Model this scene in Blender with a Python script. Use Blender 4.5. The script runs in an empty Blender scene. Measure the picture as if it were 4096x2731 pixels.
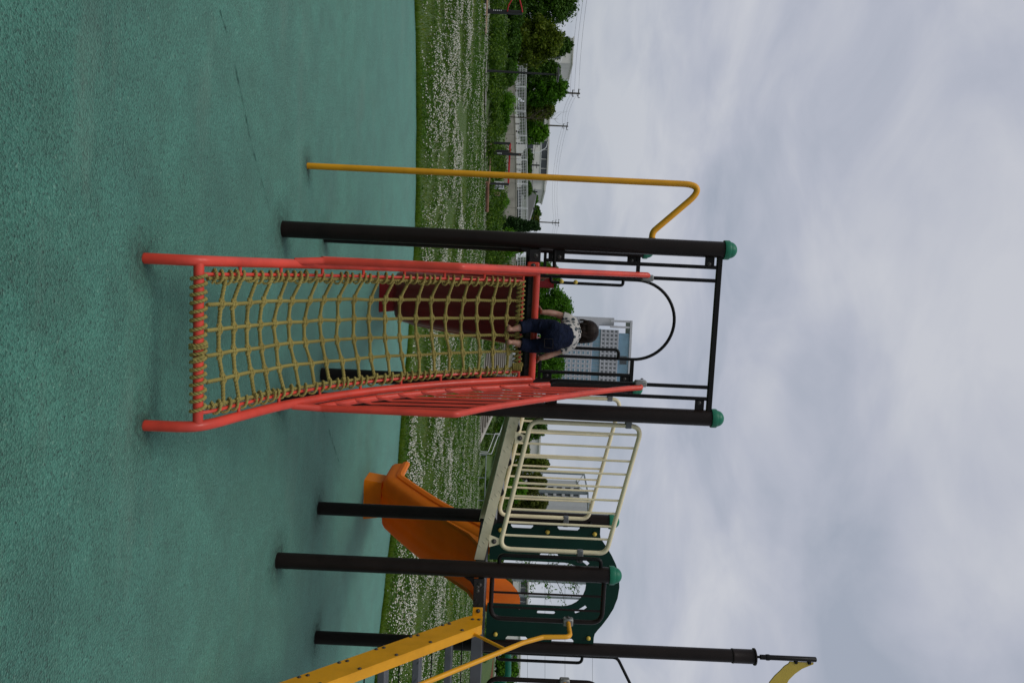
import bpy, bmesh, math, random
import numpy as np
from mathutils import Vector, Matrix, Euler
R = math.radians
random.seed(7)
C = bpy.context.scene.collection
SC = bpy.context.scene

# ------------------------------------------------------------------ camera, sky, sun, exposure
FPX, PITCH, ROLL, CAMZ = 3034.6, R(.3517), R(2.6702), 1.585      # focal length in photo pixels
cam_d = bpy.data.cameras.new('camera'); cam = bpy.data.objects.new('camera', cam_d); C.objects.link(cam)
cam_d.sensor_width = 36.0; cam_d.sensor_fit = 'HORIZONTAL'
cam_d.lens = 36.0 * FPX / 4096.0
cam_d.clip_start = .05; cam_d.clip_end = 6000
_f = Vector((0, math.cos(PITCH), math.sin(PITCH))); _u0 = Vector((0, -math.sin(PITCH), math.cos(PITCH))); _r0 = Vector((1, 0, 0))
_up = _u0 * math.cos(ROLL) - _r0 * math.sin(ROLL)                 # up of the (portrait) picture
_rt = _r0 * math.cos(ROLL) + _u0 * math.sin(ROLL)
cx, cy, cz = _up, -_rt, -_f                                       # the camera was held on its side
cam.matrix_world = Matrix(((cx.x, cy.x, cz.x, 0), (cx.y, cy.y, cz.y, 0), (cx.z, cy.z, cz.z, CAMZ), (0, 0, 0, 1)))
SC.camera = cam

SUN_EL, SUN_AZ = R(60), R(232)       # azimuth clockwise from +Y
w = bpy.data.worlds.new('World'); SC.world = w; w.use_nodes = True
def build_world():
    nt = w.node_tree; N = nt.nodes; L = nt.links
    for n in list(N): N.remove(n)
    out = N.new('ShaderNodeOutputWorld'); bg = N.new('ShaderNodeBackground'); L.new(bg.outputs[0], out.inputs[0])
    sky = N.new('ShaderNodeTexSky'); sky.sky_type = 'NISHITA'; sky.sun_disc = False
    sky.sun_elevation = SUN_EL; sky.sun_rotation = SUN_AZ; sky.dust_density = 3.0
    sk = N.new('ShaderNodeVectorMath'); sk.operation = 'SCALE'; sk.inputs['Scale'].default_value = .07
    L.new(sky.outputs[0], sk.inputs[0])
    tc = N.new('ShaderNodeTexCoord'); sep = N.new('ShaderNodeSeparateXYZ'); L.new(tc.outputs['Generated'], sep.inputs[0])
    def m(op, a, b=None, c=None):
        n = N.new('ShaderNodeMath'); n.operation = op
        for i, x in enumerate((a, b, c)):
            if x is None: continue
            if isinstance(x, (int, float)): n.inputs[i].default_value = x
            else: L.new(x, n.inputs[i])
        return n.outputs[0]
    z = m('MAXIMUM', sep.outputs[2], 0.0)
    den = m('ADD', z, .22)
    cb = N.new('ShaderNodeCombineXYZ'); L.new(m('DIVIDE', sep.outputs[0], den), cb.inputs[0]); L.new(m('DIVIDE', sep.outputs[1], den), cb.inputs[1])
    def noise(scale, det, rough, dist, off):
        mp = N.new('ShaderNodeMapping'); mp.inputs['Location'].default_value = off; L.new(cb.outputs[0], mp.inputs[0])
        n = N.new('ShaderNodeTexNoise'); n.inputs['Scale'].default_value = scale; n.inputs['Detail'].default_value = det
        n.inputs['Roughness'].default_value = rough; n.inputs['Distortion'].default_value = dist
        L.new(mp.outputs[0], n.inputs['Vector']); return n.outputs[0]
    n1 = noise(1.0, 4, .5, .35, (2.3, .4, 0)); n2 = noise(2.6, 6, .55, .5, (5, 1.7, 0))
    f = m('ADD', m('MULTIPLY', n1, .66), m('MULTIPLY', n2, .40))
    cr = N.new('ShaderNodeValToRGB'); L.new(f, cr.inputs[0])
    cr.color_ramp.elements[0].position = .42; cr.color_ramp.elements[0].color = (.375, .415, .50, 1)
    cr.color_ramp.elements[1].position = .64; cr.color_ramp.elements[1].color = (.60, .615, .67, 1)
    e = cr.color_ramp.elements.new(.53); e.color = (.48, .505, .59, 1)
    # the layer thins to an even pale veil towards the horizon
    hz = N.new('ShaderNodeMix'); hz.data_type = 'RGBA'
    hr = N.new('ShaderNodeMapRange'); hr.inputs['From Min'].default_value = .02; hr.inputs['From Max'].default_value = .22
    hr.inputs['To Min'].default_value = .75; hr.inputs['To Max'].default_value = 0; L.new(z, hr.inputs[0])
    L.new(hr.outputs[0], hz.inputs['Factor']); L.new(cr.outputs[0], hz.inputs['A']); hz.inputs['B'].default_value = (.49, .53, .585, 1)
    mx = N.new('ShaderNodeMix'); mx.data_type = 'RGBA'; mx.inputs['Factor'].default_value = .92
    L.new(sk.outputs[0], mx.inputs['A']); L.new(hz.outputs['Result'], mx.inputs['B'])
    L.new(mx.outputs['Result'], bg.inputs[0]); bg.inputs[1].default_value = 1.0
build_world()
sd = bpy.data.lights.new('sun', 'SUN'); sd.energy = 1.5; sd.angle = R(28); sd.color = (1, .97, .92)
sun = bpy.data.objects.new('sun', sd); C.objects.link(sun)
_sd = Vector((math.sin(SUN_AZ) * math.cos(SUN_EL), math.cos(SUN_AZ) * math.cos(SUN_EL), math.sin(SUN_EL)))
sun.rotation_euler = _sd.to_track_quat('Z', 'Y').to_euler(); sun.location = (0, 0, 30)
SC.view_settings.view_transform = 'Standard'; SC.view_settings.look = 'None'; SC.view_settings.exposure = 0; SC.view_settings.gamma = 1
SC.view_settings.use_curve_mapping = False

# ------------------------------------------------------------------ helpers
def wpt(nx, ny, Y):
    "world point seen at photo pixel (nx, ny) at world depth Y"
    b = (nx - 2048) / FPX; a = (ny - 1365.5) / FPX
    d = _f + _rt * a + _up * b
    return Vector((0, 0, CAMZ)) + d * (Y / d.y)
def gpt(nx, ny, z=0):
    b = (nx - 2048) / FPX; a = (ny - 1365.5) / FPX
    d = _f + _rt * a + _up * b
    return Vector((0, 0, CAMZ)) + d * ((z - CAMZ) / d.z)

def tag(o, label=None, cat=None, group=None, kind=None):
    if label: o['label'] = label
    if cat: o['category'] = cat
    if group: o['group'] = group
    if kind: o['kind'] = kind
    return o
def empty(name, loc=(0, 0, 0), rz=0):
    o = bpy.data.objects.new(name, None); o.location = loc; o.rotation_euler = (0, 0, rz); o.empty_display_size = .2
    C.objects.link(o); return o
def mesh_obj(name, me, mat, parent=None, sharp=40):
    if mat is not None and len(me.materials) == 0: me.materials.append(mat)
    if sharp is not None and len(me.polygons):
        me.polygons.foreach_set('use_smooth', np.ones(len(me.polygons), dtype=bool))
        me.set_sharp_from_angle(angle=R(sharp))
    o = bpy.data.objects.new(name, me); C.objects.link(o)
    if parent: o.parent = parent
    return o
def link_copy(o, parent=None, loc=None, name=None):
    c = o.copy(); C.objects.link(c); c.parent = parent
    if loc is not None: c.location = loc
    return c

def fillet(pts, r, n=6):
    pts = [Vector(p) for p in pts]; out = [pts[0]]
    for i in range(1, len(pts) - 1):
        a, b, c = pts[i - 1], pts[i], pts[i + 1]
        d1 = (a - b); d2 = (c - b); l1, l2 = d1.length, d2.length; d1.normalize(); d2.normalize()
        ang = d1.angle(d2)
        if ang > math.pi - .02: out.append(b); continue
        t = min(r / math.tan(ang / 2), l1 * .49, l2 * .49)
        p0, p2 = b + d1 * t, b + d2 * t
        for k in range(n + 1):
            s = k / n; out.append(p0 * (1 - s) ** 2 + b * 2 * s * (1 - s) + p2 * s * s)
    out.append(pts[-1]); return out
def smooth_path(pts, n=8):
    "Catmull-Rom through the points"
    P = [Vector(p) for p in pts]; P = [P[0] * 2 - P[1]] + P + [P[-1] * 2 - P[-2]]; out = []
    for i in range(1, len(P) - 2):
        for k in range(n):
            t = k / n; a, b, c, d = P[i - 1], P[i], P[i + 1], P[i + 2]
            out.append(.5 * ((2 * b) + (c - a) * t + (2 * a - 5 * b + 4 * c - d) * t * t + (3 * b - a - 3 * c + d) * t ** 3))
    out.append(P[-2]); return out
def resample(path, step):
    path = [Vector(p) for p in path]; out = [path[0].copy()]; acc = 0
    L = sum((path[i + 1] - path[i]).length for i in range(len(path) - 1)); n = max(1, round(L / step)); st = L / n; need = st
    for i in range(len(path) - 1):
        a, b = path[i], path[i + 1]; l = (b - a).length
        while l > 0 and acc + l >= need - 1e-9:
            out.append(a.lerp(b, (need - acc) / l)); need += st
            if len(out) > n: break
        acc += l
        if len(out) > n: break
    while len(out) < n + 1: out.append(path[-1].copy())
    return out

class MB:
    def __init__(s): s.v = []; s.f = []
    def add(s, v, f):
        o = len(s.v); s.v += [tuple(x) for x in v]; s.f += [tuple(i + o for i in q) for q in f]; return s
    def box(s, a, b, M=None):
        x0, y0, z0 = a; x1, y1, z1 = b
        v = [Vector(p) for p in ((x0, y0, z0), (x1, y0, z0), (x1, y1, z0), (x0, y1, z0), (x0, y0, z1), (x1, y0, z1), (x1, y1, z1), (x0, y1, z1))]
        if M: v = [M @ p for p in v]
        return s.add(v, [(0, 3, 2, 1), (4, 5, 6, 7), (0, 1, 5, 4), (1, 2, 6, 5), (2, 3, 7, 6), (3, 0, 4, 7)])
    def bbox(s, a, b, bev=.004, M=None):
        "box with chamfered edges"
        bm = bmesh.new(); bmesh.ops.create_cube(bm, size=1)
        for q in bm.verts: q.co = Vector([(a[i] + b[i]) / 2 + q.co[i] * (b[i] - a[i]) for i in range(3)])
        bmesh.ops.bevel(bm, geom=bm.edges[:], offset=bev, segments=1, affect='EDGES')
        if M: bmesh.ops.transform(bm, matrix=M, verts=bm.verts)
        bm.verts.index_update(); s.add([q.co for q in bm.verts], [[q.index for q in f.verts] for f in bm.faces]); bm.free(); return s
    def tube(s, path, r, n=10, cap=True, rfun=None, squash=None):
        path = [Vector(p) for p in path]; m = len(path); T = []
        for i in range(m):
            t = path[min(i + 1, m - 1)] - path[max(i - 1, 0)]; t = t.normalized() if t.length > 1e-9 else (T[-1] if T else Vector((0, 0, 1))); T.append(t)
        up = Vector((0, 0, 1)) if abs(T[0].z) < .9 else Vector((1, 0, 0))
        a = T[0].cross(up).normalized(); V = []; F = []
        for i in range(m):
            a = (a - T[i] * a.dot(T[i])).normalized(); b = T[i].cross(a)
            rr = r if rfun is None else rfun(i / max(1, m - 1))
            for k in range(n):
                t = 2 * math.pi * k / n; V.append(path[i] + a * (rr * math.cos(t)) + b * (rr * math.sin(t)))
        for i in range(m - 1):
            for k in range(n):
                k2 = (k + 1) % n; F.append((i * n + k, i * n + k2, (i + 1) * n + k2, (i + 1) * n + k))
        if cap:
            F.append(tuple(range(n))[::-1]); F.append(tuple((m - 1) * n + k for k in range(n)))
        return s.add(V, F)
    def cyl(s, a, b, r, n=12): return s.tube([a, b], r, n)
    def lathe(s, c, prof, n=20, M=None):
        V = []; F = []; m = len(prof)
        for (r, z) in prof:
            for k in range(n):
                t = 2 * math.pi * k / n; p = Vector((c[0] + r * math.cos(t), c[1] + r * math.sin(t), c[2] + z)); V.append(M @ p if M else p)
        for i in range(m - 1):
            for k in range(n): F.append((i * n + k, i * n + (k + 1) % n, (i + 1) * n + (k + 1) % n, (i + 1) * n + k))
        F.append(tuple(range(n))[::-1]); F.append(tuple((m - 1) * n + k for k in range(n)))
        return s.add(V, F)
    def ball(s, c, r, n=10, sc=(1, 1, 1), M=None):
        V = []; F = []; m = n // 2 + 1; c = Vector(c)
        for i in range(m + 1):
            ph = math.pi * i / m
            for k in range(n):
                t = 2 * math.pi * k / n; p = Vector((math.sin(ph) * math.cos(t) * sc[0], math.sin(ph) * math.sin(t) * sc[1], -math.cos(ph) * sc[2])) * r
                V.append(c + (M @ p if M else p))
        for i in range(m):
            for k in range(n): F.append((i * n + k, i * n + (k + 1) % n, (i + 1) * n + (k + 1) % n, (i + 1) * n + k))
        return s.add(V, F)
    def prism(s, poly, fn, d0, d1):
        "poly 2-D, fn(x, y, d) -> 3-D"
        n = len(poly); V = [fn(x, y, d0) for x, y in poly] + [fn(x, y, d1) for x, y in poly]
        F = [tuple(range(n))[::-1], tuple(range(n, 2 * n))] + [(k, (k + 1) % n, n + (k + 1) % n, n + k) for k in range(n)]
        return s.add(V, F)
    def rope(s, path, r, pitch=.05, step=.007, lobes=3, n=12, phase=0):
        path = resample(path, step); m = len(path); T = []
        for i in range(m): T.append((path[min(i + 1, m - 1)] - path[max(i - 1, 0)]).normalized())
        up = Vector((0, 0, 1)) if abs(T[0].z) < .9 else Vector((1, 0, 0)); a = T[0].cross(up).normalized(); V = []; F = []; dist = 0
        for i in range(m):
            a = (a - T[i] * a.dot(T[i])).normalized(); b = T[i].cross(a)
            if i: dist += (path[i] - path[i - 1]).length
            tw = 2 * math.pi * dist / pitch + phase
            for k in range(n):
                t = 2 * math.pi * k / n; rr = r * (.62 + .44 * abs(math.cos(lobes * t / 2)))
                V.append(path[i] + a * (rr * math.cos(t + tw)) + b * (rr * math.sin(t + tw)))
        for i in range(m - 1):
            for k in range(n): F.append((i * n + k, i * n + (k + 1) % n, (i + 1) * n + (k + 1) % n, (i + 1) * n + k))
        F.append(tuple(range(n))[::-1]); F.append(tuple((m - 1) * n + k for k in range(n)))
        return s.add(V, F)
    def mesh(s, name):
        me = bpy.data.meshes.new(name); me.from_pydata(s.v, [], s.f); me.update()
        bm = bmesh.new(); bm.from_mesh(me); bmesh.ops.recalc_face_normals(bm, faces=bm.faces[:]); bm.to_mesh(me); bm.free()
        return me
    def build(s, name, mat, parent=None, sharp=40): return mesh_obj(name, s.mesh(name), mat, parent, sharp)

def np_mesh(name, V, F, mat, parent=None, smooth=False):
    "fast mesh from numpy arrays: V (n,3), F (m,k)"
    me = bpy.data.meshes.new(name); V = np.asarray(V, dtype=np.float32); F = np.asarray(F, dtype=np.int32); k = F.shape[1]
    me.vertices.add(len(V)); me.vertices.foreach_set('co', V.ravel())
    me.loops.add(F.size); me.loops.foreach_set('vertex_index', F.ravel())
    me.polygons.add(len(F)); me.polygons.foreach_set('loop_start', np.arange(0, F.size, k, dtype=np.int32))
    me.update(calc_edges=True); me.validate()
    if smooth: me.polygons.foreach_set('use_smooth', np.ones(len(F), dtype=bool))
    if mat: me.materials.append(mat)
    o = bpy.data.objects.new(name, me); C.objects.link(o)
    if parent: o.parent = parent
    return o

# ------------------------------------------------------------------ materials
class Mat:
    def __init__(s, name):
        s.m = bpy.data.materials.new(name); s.m.use_nodes = True; s.nt = s.m.node_tree; s.N = s.nt.nodes; s.L = s.nt.links
        s.b = s.N['Principled BSDF']; s.tc = s.N.new('ShaderNodeTexCoord')
    def link(s, x, i): s.L.new(x, i)
    def noise(s, scale, det=4, rough=.55, coord='Object', vec=None, stretch=None, dist=0):
        n = s.N.new('ShaderNodeTexNoise'); n.inputs['Scale'].default_value = scale; n.inputs['Detail'].default_value = det
        n.inputs['Roughness'].default_value = rough; n.inputs['Distortion'].default_value = dist
        v = vec if vec is not None else s.tc.outputs[coord]
        if stretch:
            mp = s.N.new('ShaderNodeMapping'); mp.inputs['Scale'].default_value = stretch; s.L.new(v, mp.inputs[0]); v = mp.outputs[0]
        s.L.new(v, n.inputs['Vector']); return n.outputs[0]
    def ramp(s, x, *stops, interp='LINEAR'):
        r = s.N.new('ShaderNodeValToRGB'); s.L.new(x, r.inputs[0]); E = r.color_ramp.elements; r.color_ramp.interpolation = interp
        while len(E) < len(stops): E.new(.5)
        for e, (p, c) in zip(E, stops): e.position = p; e.color = (*c, 1) if len(c) == 3 else c
        return r.outputs[0]
    def mix(s, f, a, b, typ='MIX'):
        n = s.N.new('ShaderNodeMix'); n.data_type = 'RGBA'; n.blend_type = typ
        for x, i in ((f, n.inputs['Factor']), (a, n.inputs['A']), (b, n.inputs['B'])):
            if isinstance(x, (int, float)): i.default_value = x
            elif isinstance(x, tuple): i.default_value = (*x, 1)
            else: s.L.new(x, i)
        return n.outputs['Result']
    def math(s, op, a, b=0.0):
        n = s.N.new('ShaderNodeMath'); n.operation = op
        for x, i in ((a, n.inputs[0]), (b, n.inputs[1])):
            if isinstance(x, (int, float)): i.default_value = x
            else: s.L.new(x, i)
        return n.outputs[0]
    def color(s, c):
        if isinstance(c, tuple): s.b.inputs['Base Color'].default_value = (*c, 1)
        else: s.L.new(c, s.b.inputs['Base Color'])
        return s
    def rough(s, r):
        if isinstance(r, (int, float)): s.b.inputs['Roughness'].default_value = r
        else: s.L.new(r, s.b.inputs['Roughness'])
        return s
    def bump(s, h, strength=.3, dist=.01):
        n = s.N.new('ShaderNodeBump'); n.inputs['Strength'].default_value = strength; n.inputs['Distance'].default_value = dist
        s.L.new(h, n.inputs['Height']); s.L.new(n.outputs[0], s.b.inputs['Normal']); return s
    def set(s, **k):
        for a, v in k.items(): s.b.inputs[a.replace('_', ' ')].default_value = v
        return s

def paint(name, c, rough=.42, wear=.12, spec=.22, chips=True):
    "powder-coated metal, slightly faded and scuffed"
    m = Mat(name); n = m.noise(5, 5, .6); n2 = m.noise(60, 3, .7)
    d = tuple(x * (1 - wear * 1.6) for x in c); l = tuple(min(1, x * (1 + wear)) for x in c)
    col = m.ramp(n, (.3, d), (.55, c), (.8, l))
    if chips:
        k = m.noise(34, 6, .75, stretch=(1, 1, .5)); col = m.mix(m.ramp(k, (.665, (0, 0, 0)), (.76, (1, 1, 1))), col, tuple(x * .45 + .01 for x in c))
    m.color(col); m.rough(m.ramp(n2, (.3, (rough - .07,) * 3), (.75, (rough + .15,) * 3))); m.bump(n2, .03, .002); m.set(Specular_IOR_Level=spec); return m.m
def plain(name, c, rough=.6, metal=0, var=.15, scale=8, bump=0, spec=.3):
    m = Mat(name); n = m.noise(scale, 5, .6); m.color(m.ramp(n, (.3, tuple(x * (1 - var) for x in c)), (.7, tuple(min(1, x * (1 + var)) for x in c))))
    m.rough(rough); m.set(Metallic=metal, Specular_IOR_Level=spec)
    if bump: m.bump(m.noise(scale * 6, 4), bump, .01)
    return m.m

M = {}
M['post'] = paint('post_brown', (.0135, .0088, .0074), .36, .2, .16, chips=False)
M['black'] = paint('black_paint', (.0065, .006, .0056), .38, .2, .16, chips=False)
M['cap'] = paint('cap_green', (.012, .15, .085), .4, .12)
M['red'] = paint('red_paint', (.60, .052, .028), .40, .16, .40)
M['yellow'] = paint('yellow_paint', (.70, .315, .010), .40, .10, .3)
M['cream'] = paint('cream_paint', (.74, .65, .43), .42, .10)
M['dgreen'] = paint('green_board', (.0022, .026, .017), .45, .10, .15, chips=False)
M['green_tube'] = paint('green_tube', (.008, .16, .09), .35)
M['orange'] = plain('orange_plastic', (.84, .225, .004), .45, 0, .10, 4, .03, .2)
def translucent(mat, c, f):
    nt = mat.node_tree; b = nt.nodes['Principled BSDF']; t = nt.nodes.new('ShaderNodeBsdfTranslucent'); t.inputs[0].default_value = (*c, 1)
    ms = nt.nodes.new('ShaderNodeMixShader'); ms.inputs[0].default_value = f; nt.links.new(b.outputs[0], ms.inputs[1]); nt.links.new(t.outputs[0], ms.inputs[2]); nt.links.new(ms.outputs[0], nt.nodes['Material Output'].inputs[0])
translucent(M['orange'], (.85, .26, .005), .33)
M['redplastic'] = plain('red_plastic', (.30, .006, .008), .32, 0, .15, 4, .02, .3)
M['ball'] = plain('yellow_ball', (.62, .45, .08), .4, 0, .1)
M['zinc'] = plain('zinc_clamp', (.22, .22, .21), .5, .4, .2, 60)
M['bolt'] = plain('bolt_steel', (.085, .08, .075), .35, .7, .3, 60)
M['rubber'] = plain('black_rubber', (.018, .016, .015), .6)
M['flag'] = plain('flag_yellow', (.52, .37, .06), .45, 0, .1, 5)

def tread_mat(name, c, metal=0):
    "diamond tread plate: rows of short raised bars at alternating angles, as fine relief"
    m = Mat(name)
    def bars(ang, off):
        mp = m.N.new('ShaderNodeMapping'); mp.inputs['Rotation'].default_value = ang; mp.inputs['Location'].default_value = off; mp.inputs['Scale'].default_value = (26, 26, 26)
        m.L.new(m.tc.outputs['Object'], mp.inputs[0])
        v = m.N.new('ShaderNodeTexVoronoi'); v.inputs['Scale'].default_value = 1; v.inputs['Randomness'].default_value = .0
        mp2 = m.N.new('ShaderNodeMapping'); mp2.inputs['Scale'].default_value = (1, 1, .38); m.L.new(mp.outputs[0], mp2.inputs[0])
        m.L.new(mp2.outputs[0], v.inputs['Vector']); return m.ramp(v.outputs[0], (.10, (1, 1, 1)), (.22, (0, 0, 0)))
    h = m.mix(1.0, bars((0, R(45), 0), (0, 0, 0)), bars((0, R(-45), 0), (.5, .5, .5)), 'LIGHTEN')
    n = m.noise(6, 5, .6); col = m.ramp(n, (.3, tuple(x * .85 for x in c)), (.7, tuple(min(1, x * 1.12) for x in c)))
    m.color(m.mix(m.math('MULTIPLY', h, .25), col, tuple(x * .55 for x in c))); m.rough(.45); m.set(Metallic=metal, Specular_IOR_Level=.25); m.bump(h, .8, .004); return m.m
M['tread_cream'] = tread_mat('tread_plate_cream', (.78, .69, .48))
M['tread_dark'] = tread_mat('tread_plate_dark', (.016, .014, .014))
M['tread_grey'] = tread_mat('tread_plate_grey', (.10, .105, .115), .2)

def rope_mat():
    m = Mat('rope_hemp'); n = m.noise(9, 4); g = m.N.new('ShaderNodeNewGeometry')
    col = m.ramp(n, (.25, (.19, .148, .034)), (.55, (.30, .245, .062)), (.8, (.38, .32, .10)))
    fib = m.noise(420, 2, .6); col = m.mix(.35, col, m.ramp(fib, (.3, (.10, .07, .012)), (.7, (.42, .345, .09))))
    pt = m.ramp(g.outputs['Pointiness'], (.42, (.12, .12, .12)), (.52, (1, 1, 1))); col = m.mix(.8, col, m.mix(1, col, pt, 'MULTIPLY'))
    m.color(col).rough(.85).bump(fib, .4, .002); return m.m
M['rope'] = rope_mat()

def ground_mat():
    "EPDM rubber crumb, teal, with grains, scuffs and faded drifts"
    m = Mat('rubber_crumb')
    vo = m.N.new('ShaderNodeTexVoronoi'); vo.inputs['Scale'].default_value = 118; m.L.new(m.tc.outputs['Object'], vo.inputs['Vector'])
    grain = m.ramp(vo.outputs['Color'], (0, (.003, .020, .014)), (.22, (.021, .104, .071)), (.6, (.041, .174, .119)), (.9, (.062, .220, .155)), (1, (.19, .33, .24)))
    dk = m.noise(230, 2, .6); grain = m.mix(m.ramp(dk, (.585, (0, 0, 0)), (.66, (.95, .95, .95))), grain, (.006, .018, .013))
    lt = m.noise(310, 2, .6, stretch=(1, 1, 1)); grain = m.mix(m.ramp(lt, (.66, (0, 0, 0)), (.72, (.7, .7, .7))), grain, (.22, .29, .23))
    big = m.noise(.55, 5, .6); mid = m.noise(3.2, 5, .62)
    grain = m.mix(m.ramp(big, (.35, (.75,) * 3), (.68, (0,) * 3)), grain, m.mix(1, grain, (.66, .72, .78), 'MULTIPLY'))
    grain = m.mix(m.ramp(mid, (.40, (.9,) * 3), (.60, (0,) * 3)), grain, m.mix(1, grain, (.74, .72, .70), 'MULTIPLY'))
    st = m.noise(1.1, 6, .65, stretch=(.5, 2.2, 1)); grain = m.mix(m.ramp(st, (.56, (0,) * 3), (.72, (.35,) * 3)), grain, (.115, .165, .125))
    sm = m.noise(1.25, 3, .5, dist=.4); grain = m.mix(m.ramp(sm, (.50, (0,) * 3), (.68, (.8,) * 3)), grain, m.mix(1, grain, (.66, .72, .74), 'MULTIPLY'))
    m.color(grain).rough(.8).bump(m.mix(.5, vo.outputs['Distance'], dk), .75, .008); m.set(Specular_IOR_Level=.22, Sheen_Weight=.55, Sheen_Roughness=.45, Sheen_Tint=(.55, .95, .78, 1)); return m.m
M['ground'] = ground_mat()
def soil_mat():
    m = Mat('meadow_soil'); a = m.noise(.35, 5, .6); b = m.noise(6, 5, .65); c = m.noise(40, 3, .6)
    col = m.ramp(m.math('ADD', m.math('MULTIPLY', a, .55), m.math('MULTIPLY', b, .45)), (.36, (.030, .062, .012)), (.5, (.055, .105, .018)), (.62, (.105, .125, .030)), (.75, (.15, .135, .05)))
    m.color(m.mix(.4, col, m.ramp(c, (.3, (.018, .04, .008)), (.7, (.10, .15, .035))))).rough(.9).bump(c, .6, .03); return m.m
M['soil'] = soil_mat()
def leafm(name, lo, mid, hi, trans=.3, rough=.55, patch=.8):
    m = Mat(name); g = m.N.new('ShaderNodeNewGeometry'); n = m.noise(patch, 3, .6)
    x = m.math('ADD', m.math('MULTIPLY', g.outputs['Random Per Island'], .55), m.math('MULTIPLY', n, .5))
    col = m.ramp(x, (.18, lo), (.52, mid), (.85, hi)); m.color(col).rough(rough); m.set(Specular_IOR_Level=.12)
    tr = m.N.new('ShaderNodeBsdfTranslucent'); m.L.new(m.mix(1, col, (1.0, 1.15, .6), 'MULTIPLY'), tr.inputs[0])
    ms = m.N.new('ShaderNodeMixShader'); ms.inputs[0].default_value = trans; m.L.new(m.b.outputs[0], ms.inputs[1]); m.L.new(tr.outputs[0], ms.inputs[2])
    m.L.new(ms.outputs[0], m.N['Material Output'].inputs[0]); return m.m
M['grass'] = leafm('grass_blades', (.042, .085, .006), (.085, .165, .010), (.16, .23, .022), .3, .6, .5)
M['dry'] = leafm('dry_grass', (.10, .125, .012), (.16, .18, .020), (.23, .21, .045), .25, .7, .7)
M['clover'] = leafm('clover_leaves', (.024, .062, .005), (.045, .118, .008), (.090, .175, .015), .3, .5, .6)
M['leaf_mid'] = leafm('leaves_mid_green', (0.0231, 0.0726, 0.0044), (0.0473, 0.1386, 0.0066), (0.0893, 0.2244, 0.0110), .35)
M['leaf_scrub'] = leafm('leaves_scrub', (.014, .038, .003), (.042, .100, .006), (.115, .19, .016), .3, .55, 1.3)
M['leaf_dark'] = leafm('leaves_dark_green', (0.0183, 0.0497, 0.0048), (0.0365, 0.0919, 0.0080), (0.0731, 0.1531, 0.0128), .25)
M['leaf_olive'] = leafm('leaves_olive', (0.0382, 0.0618, 0.0051), (0.0751, 0.1201, 0.0094), (0.1434, 0.1802, 0.0143), .3)
M['leaf_light'] = leafm('leaves_light_green', (0.0368, 0.1122, 0.0055), (0.0788, 0.2046, 0.0088), (0.1365, 0.3036, 0.0165), .4)
M['leaf_cypress'] = leafm('leaves_conifer', (0.0084, 0.0264, 0.0055), (0.0158, 0.0449, 0.0088), (0.0273, 0.0686, 0.0121), .15)
M['leaf_brown'] = leafm('leaves_brownish', (0.0353, 0.0475, 0.0066), (0.0655, 0.0823, 0.0106), (0.1072, 0.1267, 0.0158), .3)
M['bark'] = plain('bark', (.07, .055, .04), .9, 0, .4, 14, .5)
def flower_mat():
    m = Mat('clover_heads'); g = m.N.new('ShaderNodeNewGeometry')
    m.color(m.ramp(g.outputs['Random Per Island'], (0, (.34, .28, .16)), (.2, (.56, .54, .42)), (.6, (.72, .70, .61)), (1, (.82, .80, .75)))).rough(.8); return m.m
M['flower'] = flower_mat()
M['concrete'] = plain('concrete', (.33, .31, .27), .85, 0, .22, 1.2, .2)
M['concrete_dark'] = plain('concrete_dark', (.10, .088, .07), .88, 0, .3, 2, .2)
M['white_rail'] = plain('white_rail', (.66, .67, .68), .5, .1, .06)
M['white_wall'] = plain('white_wall', (.62, .61, .58), .8, 0, .06, .5)
M['grey_wall'] = plain('grey_wall', (.46, .46, .47), .8, 0, .06, .3)
M['hotel_wall'] = plain('hotel_cladding', (.42, .42, .465), .7, 0, .05, .1)
M['hotel_pale'] = plain('hotel_pale', (.46, .46, .50), .7, 0, .05, .1)
def glassm(name, c):
    m = Mat(name); m.color(m.ramp(m.noise(.15, 3), (.35, tuple(x * .7 for x in c)), (.7, c))).rough(.12); m.set(Specular_IOR_Level=.6); return m.m
M['glass_blue'] = glassm('glass_blue', (.15, .27, .36))
M['glass_hotel'] = glassm('glass_hotel', (.10, .11, .12))
M['glass_dark'] = glassm('glass_dark', (.035, .045, .05))
M['steel'] = plain('galvanised_steel', (.20, .23, .24), .5, .4, .2, 2)
M['dark_metal'] = plain('dark_metal', (.02, .022, .022), .5)
M['roof'] = plain('roof_grey', (.20, .20, .20), .8, 0, .1, .5)
M['wood'] = plain('bench_wood', (.30, .20, .13), .8, 0, .25, 6)
M['brown'] = plain('brown_wood', (.17, .085, .05), .8, 0, .3, 4)
M['signred'] = plain('bar_red', (.42, .016, .02), .45)
M['path'] = plain('path_grey', (.20, .19, .17), .9, 0, .25, 2)
M['track'] = plain('red_track', (.28, .12, .075), .9, 0, .15, 1)
M['wire'] = plain('wire', (.03, .03, .032), .6)
def netm():
    m = Mat('mesh_netting'); t = m.N.new('ShaderNodeBsdfTransparent'); ms = m.N.new('ShaderNodeMixShader'); ms.inputs[0].default_value = .14
    m.color((.20, .22, .24)).rough(.9); m.L.new(t.outputs[0], ms.inputs[1]); m.L.new(m.b.outputs[0], ms.inputs[2]); m.L.new(ms.outputs[0], m.N['Material Output'].inputs[0]); return m.m
M['netting'] = netm()

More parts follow.
